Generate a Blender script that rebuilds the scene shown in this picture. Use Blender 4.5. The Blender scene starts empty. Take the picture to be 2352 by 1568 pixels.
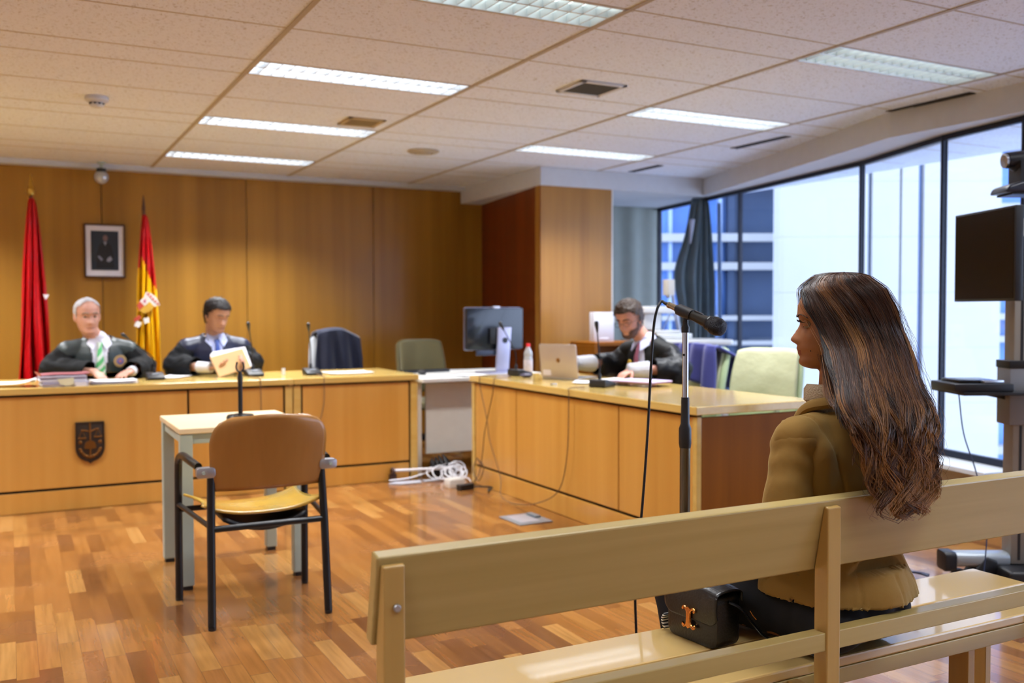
import bpy, bmesh, math, random
import numpy as np
from mathutils import Vector, Matrix, Euler, noise as mnoise
random.seed(7)
PI = math.pi
sc = bpy.context.scene
COL = sc.collection

# ---------------------------------------------------------------- camera, light, exposure
cam_d = bpy.data.cameras.new('camera'); cam = bpy.data.objects.new('camera', cam_d); COL.objects.link(cam)
YAW, PITCH, ROLL, FPX = 0.482970, 0.0327993, -0.00224321, 2200.63
cy_, sy_, cp_, sp_ = math.cos(YAW), math.sin(YAW), math.cos(PITCH), math.sin(PITCH)
fw = Vector((sy_*cp_, cy_*cp_, -sp_)); rt = Vector((cy_, -sy_, 0)); up = rt.cross(fw)
cr_, sr_ = math.cos(ROLL), math.sin(ROLL)
R_ = rt*cr_ + up*sr_; U_ = up*cr_ - rt*sr_
m = Matrix.Identity(4)
for i in range(3):
    m[i][0], m[i][1], m[i][2] = R_[i], U_[i], -fw[i]
m[2][3] = 1.27
cam.matrix_world = m
cam_d.sensor_width = 36.0; cam_d.lens = FPX*36/2352; cam_d.clip_start = 0.05; cam_d.clip_end = 200
cam_d.dof.use_dof = True; cam_d.dof.focus_distance = 2.4; cam_d.dof.aperture_fstop = 3.2
sc.camera = cam
sc.view_settings.view_transform = 'Standard'; sc.view_settings.look = 'None'
sc.view_settings.gamma = 1.0; sc.view_settings.use_curve_mapping = False
sc.view_settings.exposure = 0.2
try:
    sc.cycles.use_denoising = True
    sc.cycles.max_bounces = 8; sc.cycles.diffuse_bounces = 4; sc.cycles.glossy_bounces = 3
    sc.cycles.transparent_max_bounces = 12; sc.cycles.sample_clamp_indirect = 6.0
    sc.cycles.caustics_reflective = False; sc.cycles.caustics_refractive = False
except Exception:
    pass
LAMP_W = 31.0          # power of every ceiling lamp
SKY_STRENGTH = 4.3
w = bpy.data.worlds.new('sky'); sc.world = w; w.use_nodes = True
nt = w.node_tree; bg = nt.nodes['Background']
tc = nt.nodes.new('ShaderNodeTexCoord'); sp = nt.nodes.new('ShaderNodeSeparateXYZ'); cr = nt.nodes.new('ShaderNodeValToRGB')
nt.links.new(tc.outputs['Generated'], sp.inputs[0]); nt.links.new(sp.outputs['Z'], cr.inputs[0]); nt.links.new(cr.outputs[0], bg.inputs[0])
cr.color_ramp.elements[0].position = 0.0; cr.color_ramp.elements[0].color = (0.66, 0.76, 1.0, 1)
cr.color_ramp.elements[1].position = 0.7; cr.color_ramp.elements[1].color = (0.70, 0.80, 1.0, 1)
bg.inputs[1].default_value = SKY_STRENGTH

# ---------------------------------------------------------------- helpers
def lin(c):
    if isinstance(c, str):
        c = c.lstrip('#'); c = [int(c[i:i+2], 16)/255 for i in (0, 2, 4)]
        c = [x/12.92 if x <= 0.04045 else ((x+0.055)/1.055)**2.4 for x in c]
    return (c[0], c[1], c[2], 1.0)

def mat(name, color, rough=0.5, metal=0.0, spec=0.5, coat=0.0, bump=None, vary=None, emit=None, sheen=0.0, trans=0.0, aniso=0.0):
    """plain procedural material; vary=(scale, amount[, stretch]) mottles the colour, bump=(scale, strength)"""
    M = bpy.data.materials.new(name); M.use_nodes = True; n = M.node_tree; b = n.nodes['Principled BSDF']
    c = lin(color)
    b.inputs['Base Color'].default_value = c; b.inputs['Roughness'].default_value = rough
    b.inputs['Metallic'].default_value = metal; b.inputs['Specular IOR Level'].default_value = spec
    b.inputs['Coat Weight'].default_value = coat; b.inputs['Sheen Weight'].default_value = sheen
    b.inputs['Transmission Weight'].default_value = trans
    tc = n.nodes.new('ShaderNodeTexCoord')
    vs = vary or (14, 0.06)
    mp = n.nodes.new('ShaderNodeMapping'); n.links.new(tc.outputs['Object'], mp.inputs[0])
    if len(vs) > 2: mp.inputs['Scale'].default_value = vs[2]
    nz = n.nodes.new('ShaderNodeTexNoise'); nz.inputs['Scale'].default_value = vs[0]; nz.inputs['Detail'].default_value = 3
    n.links.new(mp.outputs[0], nz.inputs['Vector'])
    mx = n.nodes.new('ShaderNodeMix'); mx.data_type = 'RGBA'
    mx.inputs[6].default_value = tuple(max(0, x*(1-vs[1])) for x in c[:3])+(1,)
    mx.inputs[7].default_value = tuple(min(1, x*(1+vs[1])) for x in c[:3])+(1,)
    n.links.new(nz.outputs['Fac'], mx.inputs[0]); n.links.new(mx.outputs[2], b.inputs['Base Color'])
    if bump:
        nb = n.nodes.new('ShaderNodeTexNoise'); nb.inputs['Scale'].default_value = bump[0]; nb.inputs['Detail'].default_value = 4
        n.links.new(mp.outputs[0] if len(vs) > 2 else tc.outputs['Object'], nb.inputs['Vector'])
        bp = n.nodes.new('ShaderNodeBump'); bp.inputs['Strength'].default_value = bump[1]; bp.inputs['Distance'].default_value = 0.01
        n.links.new(nb.outputs['Fac'], bp.inputs['Height']); n.links.new(bp.outputs[0], b.inputs['Normal'])
    if emit:
        b.inputs['Emission Color'].default_value = lin(emit[0]); b.inputs['Emission Strength'].default_value = emit[1]
    return M

def wood(name, cA, cB, axis=2, scale=1.0, rough=0.35, coat=0.2, streak=30, line=0.5):
    """veneer with fine grain running along the given axis and broad soft figure"""
    M = bpy.data.materials.new(name); M.use_nodes = True; n = M.node_tree; b = n.nodes['Principled BSDF']
    tc = n.nodes.new('ShaderNodeTexCoord')
    def nz(sc_, st, det=3, dist=0.0):
        mp = n.nodes.new('ShaderNodeMapping'); s = [st]*3; s[axis] = st*0.035
        mp.inputs['Scale'].default_value = s; n.links.new(tc.outputs['Object'], mp.inputs[0])
        z = n.nodes.new('ShaderNodeTexNoise'); z.inputs['Scale'].default_value = sc_; z.inputs['Detail'].default_value = det
        z.inputs['Distortion'].default_value = dist
        n.links.new(mp.outputs[0], z.inputs['Vector']); return z
    fine = nz(streak*scale, 1.0, 4, 0.3); broad = nz(4.0*scale, 1.0, 2, 1.2)
    add = n.nodes.new('ShaderNodeMath'); add.operation = 'MULTIPLY_ADD'; add.inputs[1].default_value = line
    n.links.new(fine.outputs['Fac'], add.inputs[0])
    ml = n.nodes.new('ShaderNodeMath'); ml.operation = 'MULTIPLY'; ml.inputs[1].default_value = 1-line
    n.links.new(broad.outputs['Fac'], ml.inputs[0]); n.links.new(ml.outputs[0], add.inputs[2])
    cr = n.nodes.new('ShaderNodeValToRGB'); n.links.new(add.outputs[0], cr.inputs[0])
    cr.color_ramp.elements[0].position = 0.32; cr.color_ramp.elements[0].color = lin(cA)
    cr.color_ramp.elements[1].position = 0.68; cr.color_ramp.elements[1].color = lin(cB)
    n.links.new(cr.outputs[0], b.inputs['Base Color'])
    b.inputs['Roughness'].default_value = rough; b.inputs['Coat Weight'].default_value = coat; b.inputs['Coat Roughness'].default_value = 0.12
    return M

def floor_mat():
    M = bpy.data.materials.new('parquet'); M.use_nodes = True; n = M.node_tree; b = n.nodes['Principled BSDF']
    L = n.links; tc = n.nodes.new('ShaderNodeTexCoord'); s = n.nodes.new('ShaderNodeSeparateXYZ'); L.new(tc.outputs['Object'], s.inputs[0])
    def math_(op, a, b_=None, c=None):
        k = n.nodes.new('ShaderNodeMath'); k.operation = op
        for i, v in enumerate((a, b_, c)):
            if v is None: continue
            if isinstance(v, (int, float)): k.inputs[i].default_value = v
            else: L.new(v, k.inputs[i])
        return k.outputs[0]
    W, Ln = 0.072, 0.42
    u = math_('DIVIDE', s.outputs['X'], W); row = math_('FLOOR', u)
    wn = n.nodes.new('ShaderNodeTexWhiteNoise'); wn.noise_dimensions = '1D'; L.new(row, wn.inputs['W'])
    v = math_('ADD', math_('DIVIDE', s.outputs['Y'], Ln), math_('MULTIPLY', wn.outputs['Value'], 7.3)); colm = math_('FLOOR', v)
    cb = n.nodes.new('ShaderNodeCombineXYZ'); L.new(row, cb.inputs[0]); L.new(colm, cb.inputs[1])
    w2 = n.nodes.new('ShaderNodeTexWhiteNoise'); w2.noise_dimensions = '2D'; L.new(cb.outputs[0], w2.inputs['Vector'])
    cr = n.nodes.new('ShaderNodeValToRGB'); cr.color_ramp.interpolation = 'LINEAR'
    e = cr.color_ramp.elements; e[0].position = 0; e[0].color = lin('#6b4224'); e[1].position = 1; e[1].color = lin('#ab7e48')
    for p, c in ((0.08, '#734825'), (0.3, '#87572b'), (0.7, '#956332'), (0.92, '#a0723c')):
        k = cr.color_ramp.elements.new(p); k.color = lin(c)
    L.new(w2.outputs['Value'], cr.inputs[0])
    mp = n.nodes.new('ShaderNodeMapping'); mp.inputs['Scale'].default_value = (1, 0.06, 1); L.new(tc.outputs['Object'], mp.inputs[0])
    ad = n.nodes.new('ShaderNodeVectorMath'); L.new(mp.outputs[0], ad.inputs[0]); L.new(w2.outputs['Color'], ad.inputs[1])
    g = n.nodes.new('ShaderNodeTexNoise'); g.inputs['Scale'].default_value = 55; g.inputs['Detail'].default_value = 5; L.new(ad.outputs[0], g.inputs['Vector'])
    mx = n.nodes.new('ShaderNodeMix'); mx.data_type = 'RGBA'; mx.blend_type = 'MULTIPLY'; mx.inputs[0].default_value = 0.5
    gr = n.nodes.new('ShaderNodeValToRGB'); gr.color_ramp.elements[0].position = 0.3; gr.color_ramp.elements[0].color = (0.5, 0.45, 0.4, 1)
    gr.color_ramp.elements[1].position = 0.62; gr.color_ramp.elements[1].color = (1, 1, 1, 1); L.new(g.outputs['Fac'], gr.inputs[0])
    L.new(cr.outputs[0], mx.inputs[6]); L.new(gr.outputs[0], mx.inputs[7])
    fu = math_('FRACT', u); fv = math_('FRACT', v)
    gap = math_('MAXIMUM', math_('LESS_THAN', fu, 0.018), math_('LESS_THAN', fv, 0.005))
    m2 = n.nodes.new('ShaderNodeMix'); m2.data_type = 'RGBA'; L.new(math_('MULTIPLY', gap, 0.55), m2.inputs[0])
    L.new(mx.outputs[2], m2.inputs[6]); m2.inputs[7].default_value = lin('#3c1f10')
    # dull worn patches and scuffs in the varnish
    wr = n.nodes.new('ShaderNodeTexNoise'); wr.inputs['Scale'].default_value = 2.2; wr.inputs['Detail'].default_value = 6; L.new(tc.outputs['Object'], wr.inputs['Vector'])
    rr = n.nodes.new('ShaderNodeMapRange'); rr.inputs[1].default_value = 0.3; rr.inputs[2].default_value = 0.75; rr.inputs[3].default_value = 0.13; rr.inputs[4].default_value = 0.34
    L.new(wr.outputs['Fac'], rr.inputs[0]); L.new(rr.outputs[0], b.inputs['Roughness'])
    L.new(m2.outputs[2], b.inputs['Base Color'])
    b.inputs['Specular IOR Level'].default_value = 0.5
    b.inputs['Coat Weight'].default_value = 0.5; b.inputs['Coat Roughness'].default_value = 0.09
    bp = n.nodes.new('ShaderNodeBump'); bp.inputs['Strength'].default_value = 0.12; bp.inputs['Distance'].default_value = 0.004
    L.new(g.outputs['Fac'], bp.inputs['Height']); L.new(bp.outputs[0], b.inputs['Normal'])
    return M

def ceiling_mat():
    M = bpy.data.materials.new('fissured_tile'); M.use_nodes = True; n = M.node_tree; b = n.nodes['Principled BSDF']; L = n.links
    tc = n.nodes.new('ShaderNodeTexCoord')
    z = n.nodes.new('ShaderNodeTexNoise'); z.inputs['Scale'].default_value = 75; z.inputs['Detail'].default_value = 3; z.inputs['Distortion'].default_value = 1.0
    L.new(tc.outputs['Object'], z.inputs['Vector'])
    cr = n.nodes.new('ShaderNodeValToRGB'); e = cr.color_ramp.elements
    e[0].position = 0.33; e[0].color = lin('#b4b7bd'); e[1].position = 0.42; e[1].color = lin('#dfe9fa'); L.new(z.outputs['Fac'], cr.inputs[0])
    L.new(cr.outputs[0], b.inputs['Base Color']); b.inputs['Roughness'].default_value = 0.95; b.inputs['Specular IOR Level'].default_value = 0.1
    return M

def link(o, parent=None):
    COL.objects.link(o)
    if parent: o.parent = parent
    return o

def smooth(me, angle=40):
    me.polygons.foreach_set('use_smooth', [True]*len(me.polygons))
    try: me.set_sharp_from_angle(angle=math.radians(angle))
    except Exception: pass

def mesh_obj(name, bm, material, parent=None, bevel=0.0, sm=True, segs=2, angle=40):
    """link one bmesh as one object (shapes are given in the parent's own space)"""
    me = bpy.data.meshes.new(name)
    bmesh.ops.recalc_face_normals(bm, faces=bm.faces)
    if bevel > 0:
        es = [e for e in bm.edges if len(e.link_faces) == 2 and e.calc_face_angle(0) > 0.6]
        bmesh.ops.bevel(bm, geom=es, offset=bevel, segments=segs, profile=0.5, affect='EDGES', clamp_overlap=True)
    bm.to_mesh(me); bm.free()
    for k in (material if isinstance(material, (list, tuple)) else [material]): me.materials.append(k)
    if sm: smooth(me, angle)
    o = bpy.data.objects.new(name, me)
    return link(o, parent)

def empty(name, loc=(0, 0, 0), rz=0.0, label=None, cat=None, group=None):
    o = bpy.data.objects.new(name, None); COL.objects.link(o); o.empty_display_size = 0.05
    o.location = loc; o.rotation_euler = (0, 0, rz)
    return tag(o, label, cat, group)

def tag(o, label=None, cat=None, group=None, kind=None):
    if label: o['label'] = label
    if cat: o['category'] = cat
    if group: o['group'] = group
    if kind: o['kind'] = kind
    return o

def struct(o):
    o['kind'] = 'structure'; return o

def box(bm, x0, x1, y0, y1, z0, z1, mi=0):
    v = [bm.verts.new(p) for p in ((x0,y0,z0),(x1,y0,z0),(x1,y1,z0),(x0,y1,z0),(x0,y0,z1),(x1,y0,z1),(x1,y1,z1),(x0,y1,z1))]
    for f in ((3,2,1,0),(4,5,6,7),(0,1,5,4),(1,2,6,5),(2,3,7,6),(3,0,4,7)):
        bm.faces.new([v[i] for i in f]).material_index = mi
    return v

def obox(bm, c, size, rot):
    """box of a size about centre c turned by a 3x3 matrix"""
    a, b_, d = [s/2 for s in size]
    v = []
    for p in ((-a,-b_,-d),(a,-b_,-d),(a,b_,-d),(-a,b_,-d),(-a,-b_,d),(a,-b_,d),(a,b_,d),(-a,b_,d)):
        v.append(bm.verts.new(Vector(c) + rot @ Vector(p)))
    for f in ((3,2,1,0),(4,5,6,7),(0,1,5,4),(1,2,6,5),(2,3,7,6),(3,0,4,7)): bm.faces.new([v[i] for i in f])
    return v

def hexa(bm, pts):
    v = [bm.verts.new(p) for p in pts]
    for f in ((3,2,1,0),(4,5,6,7),(0,1,5,4),(1,2,6,5),(2,3,7,6),(3,0,4,7)): bm.faces.new([v[i] for i in f])

def prism(bm, poly, axis, a, b_):
    """extrude a 2-D outline along an axis ('x','y','z') from a to b"""
    def P(u, v, t): return {'x': (t, u, v), 'y': (u, t, v), 'z': (u, v, t)}[axis]
    A = [bm.verts.new(P(u, v, a)) for u, v in poly]; B = [bm.verts.new(P(u, v, b_)) for u, v in poly]
    n = len(poly)
    bm.faces.new(A); bm.faces.new(B[::-1])
    for i in range(n): bm.faces.new((A[i], B[i], B[(i+1) % n], A[(i+1) % n]))

def rrect(x0, x1, y0, y1, r, n=5):
    o = []
    for cx, cy, a0 in ((x1-r, y0+r, -90), (x1-r, y1-r, 0), (x0+r, y1-r, 90), (x0+r, y0+r, 180)):
        for k in range(n+1):
            a = math.radians(a0 + 90*k/n); o.append((cx+r*math.cos(a), cy+r*math.sin(a)))
    return o

def spline(P, n=8):
    """Catmull-Rom through the points"""
    P = [Vector(p) for p in P]
    if len(P) < 3: return P
    Q = [P[0]*2-P[1]] + P + [P[-1]*2-P[-2]]; out = []
    for i in range(1, len(Q)-2):
        a, b_, c, d = Q[i-1], Q[i], Q[i+1], Q[i+2]
        for k in range(n):
            t = k/n
            out.append(0.5*((2*b_) + (c-a)*t + (2*a-5*b_+4*c-d)*t*t + (3*b_-a-3*c+d)*t**3))
    out.append(P[-1]); return out

def tube(bm, pts, r, n=10, cap=True, flat=None):
    """sweep a circle along points; r a number or one per point; flat=(sx,sy) squashes the section"""
    pts = [Vector(p) for p in pts]; N = len(pts)
    rs = [r]*N if isinstance(r, (int, float)) else list(r)
    rings = []; prev = None
    for i, p in enumerate(pts):
        t = (pts[min(i+1, N-1)] - pts[max(i-1, 0)])
        t = t.normalized() if t.length > 1e-9 else Vector((0, 0, 1))
        if prev is None:
            u = t.cross(Vector((0, 0, 1)))
            if u.length < 1e-3: u = t.cross(Vector((0, 1, 0)))
            u.normalize()
        else:
            u = prev - t*prev.dot(t); u.normalize()
        prev = u; v = t.cross(u)
        sx, sy = flat or (1, 1)
        rings.append([bm.verts.new(p + (u*math.cos(a)*sx + v*math.sin(a)*sy)*rs[i]) for a in [2*PI*k/n for k in range(n)]])
    for i in range(N-1):
        for k in range(n):
            bm.faces.new((rings[i][k], rings[i][(k+1) % n], rings[i+1][(k+1) % n], rings[i+1][k]))
    if cap:
        bm.faces.new(rings[0][::-1]); bm.faces.new(rings[-1])

def lathe(bm, prof, c=(0, 0, 0), n=24, axis=Vector((0, 0, 1))):
    """revolve (r, h) pairs about an axis through c"""
    axis = Vector(axis).normalized(); u = axis.orthogonal().normalized(); v = axis.cross(u); c = Vector(c)
    rings = []
    for r, h in prof:
        rings.append([bm.verts.new(c + axis*h + (u*math.cos(2*PI*k/n) + v*math.sin(2*PI*k/n))*max(r, 1e-4)) for k in range(n)])
    for i in range(len(rings)-1):
        for k in range(n):
            bm.faces.new((rings[i][k], rings[i][(k+1) % n], rings[i+1][(k+1) % n], rings[i+1][k]))
    bm.faces.new(rings[0][::-1]); bm.faces.new(rings[-1])

def ellipsoid(bm, c, r, rot=None, seg=16, ring=10):
    M = Matrix.Translation(Vector(c)) @ (rot.to_4x4() if rot is not None else Matrix.Identity(4)) @ Matrix.Diagonal((r[0], r[1], r[2], 1))
    bmesh.ops.create_uvsphere(bm, u_segments=seg, v_segments=ring, radius=1.0, matrix=M)

def capsule(bm, a, b_, ra, rb, seg=14, flat=None):
    """tapered limb segment with round ends"""
    a, b_ = Vector(a), Vector(b_); d = b_-a; L = max(d.length, 1e-6); d /= L
    pts = []; rs = []
    for k in range(5):
        t = PI/2*(1-k/4); pts.append(a - d*ra*math.sin(t)); rs.append(max(ra*math.cos(t), ra*0.05))
    for k in range(5):
        t = PI/2*(k/4); pts.append(b_ + d*rb*math.sin(t)); rs.append(max(rb*math.cos(t), rb*0.05))
    tube(bm, pts, rs, seg, True, flat)

def grid(bm, f, nu, nv, closed_u=False):
    """surface from f(u,v) with u,v in 0..1"""
    V = [[bm.verts.new(f(i/(nu if closed_u else nu-1), j/(nv-1))) for i in range(nu)] for j in range(nv)]
    for j in range(nv-1):
        for i in range(nu if closed_u else nu-1):
            bm.faces.new((V[j][i], V[j][(i+1) % nu], V[j+1][(i+1) % nu], V[j+1][i]))
    return V

def bake(o, mods):
    """apply modifiers: ('REMESH', voxel), ('SMOOTH', n), ('SOLID', t), ('SUB', n), ('DEC', ratio)"""
    for k, v in mods:
        if k == 'REMESH':
            md = o.modifiers.new('m', 'REMESH'); md.mode = 'VOXEL'; md.voxel_size = v; md.use_smooth_shade = True
        elif k == 'SMOOTH':
            md = o.modifiers.new('m', 'SMOOTH'); md.iterations = v; md.factor = 0.5
        elif k == 'SOLID':
            md = o.modifiers.new('m', 'SOLIDIFY'); md.thickness = v; md.offset = 0
        elif k == 'SUB':
            md = o.modifiers.new('m', 'SUBSURF'); md.levels = v; md.render_levels = v
        elif k == 'DEC':
            md = o.modifiers.new('m', 'DECIMATE'); md.ratio = v
    dg = bpy.context.evaluated_depsgraph_get(); dg.update()
    me = bpy.data.meshes.new_from_object(o.evaluated_get(dg))
    old = o.data; o.modifiers.clear()
    mats = [m_ for m_ in old.materials]
    o.data = me
    if len(me.materials) == 0:
        for m_ in mats: me.materials.append(m_)
    me.polygons.foreach_set('use_smooth', [True]*len(me.polygons))
    me.update()
    bpy.data.meshes.remove(old)
    return o

def copy_tree(o, parent=None):
    c = o.copy(); COL.objects.link(c); c.parent = parent
    for ch in [x for x in bpy.data.objects if x.parent == o]: copy_tree(ch, c)
    return c

# ---------------------------------------------------------------- materials
M_ = {}
M_['floor'] = floor_mat(); M_['tile'] = ceiling_mat()
M_['wallwood'] = wood('wall_veneer', '#8a5f1c', '#a8792c', 2, 0.6, 0.38, 0.12, 20, 0.35)
M_['redwood'] = wood('red_veneer', '#61290e', '#7c3a14', 2, 0.8, 0.4, 0.1, 22, 0.4)
M_['pillarwood'] = wood('pillar_veneer', '#8c5f26', '#a67634', 2, 0.8, 0.42, 0.08, 22, 0.45)
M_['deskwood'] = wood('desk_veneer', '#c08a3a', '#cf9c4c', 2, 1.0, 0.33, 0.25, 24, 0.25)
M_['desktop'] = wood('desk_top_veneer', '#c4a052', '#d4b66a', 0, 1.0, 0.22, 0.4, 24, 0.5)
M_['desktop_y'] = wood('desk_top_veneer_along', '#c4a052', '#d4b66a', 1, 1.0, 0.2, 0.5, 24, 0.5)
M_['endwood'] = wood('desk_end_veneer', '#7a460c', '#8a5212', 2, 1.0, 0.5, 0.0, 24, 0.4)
M_['bench'] = wood('beech', '#a59054', '#b6a067', 0, 1.3, 0.3, 0.3, 30, 0.5)
M_['bench_v'] = wood('beech_upright', '#ab8848', '#bb9958', 2, 1.3, 0.3, 0.3, 30, 0.5)
for k_, v_ in (('endwood', 0.12), ('pillarwood', 0.3), ('redwood', 0.2), ('wallwood', 0.3)): M_[k_].node_tree.nodes['Principled BSDF'].inputs['Specular IOR Level'].default_value = v_
M_['table_top'] = wood('pale_table_top', '#d9c39b', '#e4d1ad', 0, 1.2, 0.4, 0.1, 26, 0.5)
M_['chair_back'] = wood('chair_ply', '#95662e', '#a37338', 2, 1.2, 0.3, 0.3, 30, 0.4)
M_['chair_seat'] = wood('chair_seat_ply', '#c9a040', '#d8b452', 1, 1.2, 0.18, 0.6, 30, 0.4)
M_['black'] = mat('black_gap', '#120b08', 0.8)
M_['blackmetal'] = mat('black_metal', '#08090d', 0.38, 0.0, 0.4, 0.1)
M_['blackplastic'] = mat('black_plastic', '#16171c', 0.42)
M_['screen'] = mat('dark_screen', '#0b0b0d', 0.22)
M_['greymetal'] = mat('grey_green_metal', '#a3afa4', 0.45, 0.0, 0.5)
M_['alu'] = mat('aluminium', '#b9bcc4', 0.3, 0.9)
M_['chrome'] = mat('chrome', '#b8bcc8', 0.12, 1.0)
M_['bronze_tube'] = mat('dark_steel', '#6a6558', 0.25, 0.9)
M_['brass'] = mat('brass', '#c9a24a', 0.3, 0.9)
M_['white'] = mat('white_paint', '#cfcdc8', 0.6)
M_['offwhite'] = mat('ceiling_bulkhead_paint', '#c0c4cc', 0.85)
M_['tbar'] = mat('ceiling_grid_bar', '#a59a86', 0.6)
M_['whitelam'] = mat('white_laminate', '#d6d6d2', 0.35)
M_['creampanel'] = mat('cream_panel', '#d2cfc4', 0.45)
M_['paper'] = mat('paper', '#e2e2e8', 0.8)
M_['greywall'] = mat('grey_green_wall', '#858a84', 0.85)
M_['frame'] = mat('window_frame_dark', '#10182c', 0.4, 0.3)
M_['sillwhite'] = mat('sill_white', '#cdd2d8', 0.5)
M_['blackleather'] = mat('black_leather', '#0c0c0e', 0.32, 0, 0.5, 0.1, bump=(160, 0.15))
M_['gold'] = mat('rose_gold', '#d08a4a', 0.22, 1.0)
M_['cable'] = mat('black_cable', '#0d0e12', 0.45)
M_['bluecable'] = mat('blue_grey_cable', '#2c3a5c', 0.5)
M_['browncable'] = mat('brown_cable', '#6b5138', 0.6)
M_['whitecable'] = mat('white_cable', '#d4d4d8', 0.5)
# ---------------------------------------------------------------- the room
CZ = 2.55
bm = bmesh.new(); box(bm, -4.2, 7.2, -3.2, 9.4, -0.12, 0.0)
struct(mesh_obj('floor', bm, M_['floor'], sm=False))

# back wall: veneer sheets with narrow joints
bm = bmesh.new()
xs = [-4.2, -3.044, -1.784, -0.524, 0.736, 1.997, 3.254, 4.47]
for a, b_ in zip(xs[:-1], xs[1:]): box(bm, a+0.003, b_-0.003, 9.2, 9.23, 0.0, 2.56)
struct(mesh_obj('wall_back', bm, M_['wallwood'], bevel=0.002, sm=False))
bm = bmesh.new(); box(bm, -4.2, 6.6, 9.232, 9.3, 0, 2.7)
struct(mesh_obj('wall_back_core', bm, M_['black'], sm=False))
# red-brown return wall and the veneered pillar
bm = bmesh.new(); prism(bm, [(4.465, 9.2), (4.222, 7.503), (4.30, 7.503), (4.545, 9.2)], 'z', 0, 2.44)
struct(mesh_obj('wall_return', bm, M_['redwood'], sm=False))
bm = bmesh.new(); box(bm, 4.224, 4.985, 7.5, 7.6, 0, 2.44)
struct(mesh_obj('wall_pillar', bm, M_['pillarwood'], bevel=0.002, sm=False))
bm = bmesh.new(); box(bm, 4.985, 5.0, 7.502, 7.6, 0, 2.39); box(bm, 4.9, 4.998, 7.6, 8.7, 0, 2.39)
struct(mesh_obj('wall_pillar_edge', bm, M_['white'], sm=False))
def curtainwall():
    bm = bmesh.new(); N = 60
    V = []
    for j in (0.0, 2.4):
        V.append([bm.verts.new((5.0+1.37*i/(N-1), 8.62+0.012*math.sin(i*0.55)+0.008*math.sin(i*0.23), j)) for i in range(N)])
    for i in range(N-1): bm.faces.new((V[0][i], V[0][i+1], V[1][i+1], V[1][i]))
    box(bm, 5.0, 6.42, 8.66, 8.74, 0, 2.4)
    return bm
struct(mesh_obj('wall_niche', curtainwall(), M_['greywall']))
bm = bmesh.new(); box(bm, -4.3, -4.2, -3.2, 9.3, 0, 2.7); struct(mesh_obj('wall_left', bm, M_['white'], sm=False))
bm = bmesh.new(); box(bm, -4.3, 7.2, -3.3, -3.2, 0, 2.7); struct(mesh_obj('wall_rear', bm, M_['white'], sm=False))

# suspended ceiling: real tiles with open joints, leaving the lamp slots free
YS = []
y = 4.985 - 1.56*6
while y < 9.3:
    YS += [y, y+0.305, y+0.93]; y += 1.56
YS.append(y)
XS = [1.145+1.2233*k for k in range(-5, 5)]
LAMPS = []
bm = bmesh.new()
for i in range(len(XS)-1):
    for j in range(len(YS)-1):
        a, b_, c, d = XS[i], XS[i+1], YS[j], YS[j+1]
        if d < -3.2 or c > 9.18: continue
        lampcol = i in (1, 3, 5, 7)
        if lampcol and j % 3 == 0 and not (i == 7 and c > 7.5):
            LAMPS.append((i, a, b_, c, d)); continue
        c2, d2 = max(c, -3.2), min(d, 9.2)
        box(bm, a+0.005, b_-0.005, c2+0.0035, d2-0.0035, CZ, CZ+0.015)
box(bm, -4.2, 7.2, -3.2, 9.3, 2.66, 2.7, 1)
box(bm, XS[-1]+0.005, 7.2, -3.2, 9.2, CZ, CZ+0.015)
struct(mesh_obj('ceiling', bm, [M_['tile'], M_['black']], sm=False))
bm = bmesh.new()
for k, x in enumerate(XS): box(bm, x-0.013, x+0.013, -3.2, 9.1, CZ-0.004, CZ+0.004)
struct(mesh_obj('trim_1', bm, M_['tbar'], sm=False))
bm = bmesh.new()
for y in YS:
    if -3.2 < y < 9.1: box(bm, -4.2, 7.0, y-0.005, y+0.005, CZ-0.0012, CZ+0.003)
struct(mesh_obj('trim_2', bm, M_['tbar'], sm=False))
# plaster step under the ceiling at the back wall
bm = bmesh.new(); box(bm, -4.2, 4.22, 9.09, 9.22, 2.508, 2.56)
struct(mesh_obj('trim_3', bm, M_['offwhite'], sm=False))
# lowered bulkhead round pillar and along the windows
WL = [(6.36, 8.62), (6.06, 6.96), (5.71, 5.2), (5.335, 4.19), (5.21, 3.55), (5.24, 1.6), (5.35, -0.6), (5.5, -3.2)]
pol = [(4.22, 9.22), (4.22, 7.49), (6.03, 7.46), (5.09, 4.41), (5.10, 3.5), (5.08, 1.6), (5.18, -0.6), (5.3, -3.2),
       (5.7, -3.2), (5.5, -0.6), (5.4, 1.6), (5.37, 3.55), (5.48, 4.12), (5.87, 5.16), (6.22, 6.93), (6.5, 8.6), (6.55, 9.22)]
bm = bmesh.new(); prism(bm, pol, 'z', 2.385, 2.56)
struct(mesh_obj('trim_4', bm, M_['offwhite'], sm=False))

# facade: low wall, sill, dark frames and panes
def seg_dir(i):
    a, b_ = Vector(WL[i]+(0,)), Vector(WL[i+1]+(0,)); d = (b_-a); L = d.length; d.normalize()
    return a, b_, d, Vector((d.y, -d.x, 0)), L      # second is the inward/outward normal
bmL = bmesh.new(); bmS = bmesh.new()
for i in range(len(WL)-1):
    a, b_, d, nrm, L = seg_dir(i)
    inn = -nrm if (-nrm).dot(Vector((-1, 0, 0))) > 0 else nrm
    out = -inn
    p = [a+out*0.10, b_+out*0.10, b_+inn*0.05, a+inn*0.05]
    hexa(bmL, [tuple(q) for q in p] + [(q.x, q.y, 0.30) for q in p])
    p = [a+out*0.12, b_+out*0.12, b_+inn*0.26, a+inn*0.26]
    hexa(bmS, [(q.x, q.y, 0.30) for q in p] + [(q.x, q.y, 0.325) for q in p])
struct(mesh_obj('wall_right', bmL, M_['white'], sm=False))
struct(mesh_obj('trim_5', bmS, M_['sillwhite'], sm=False))
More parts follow.
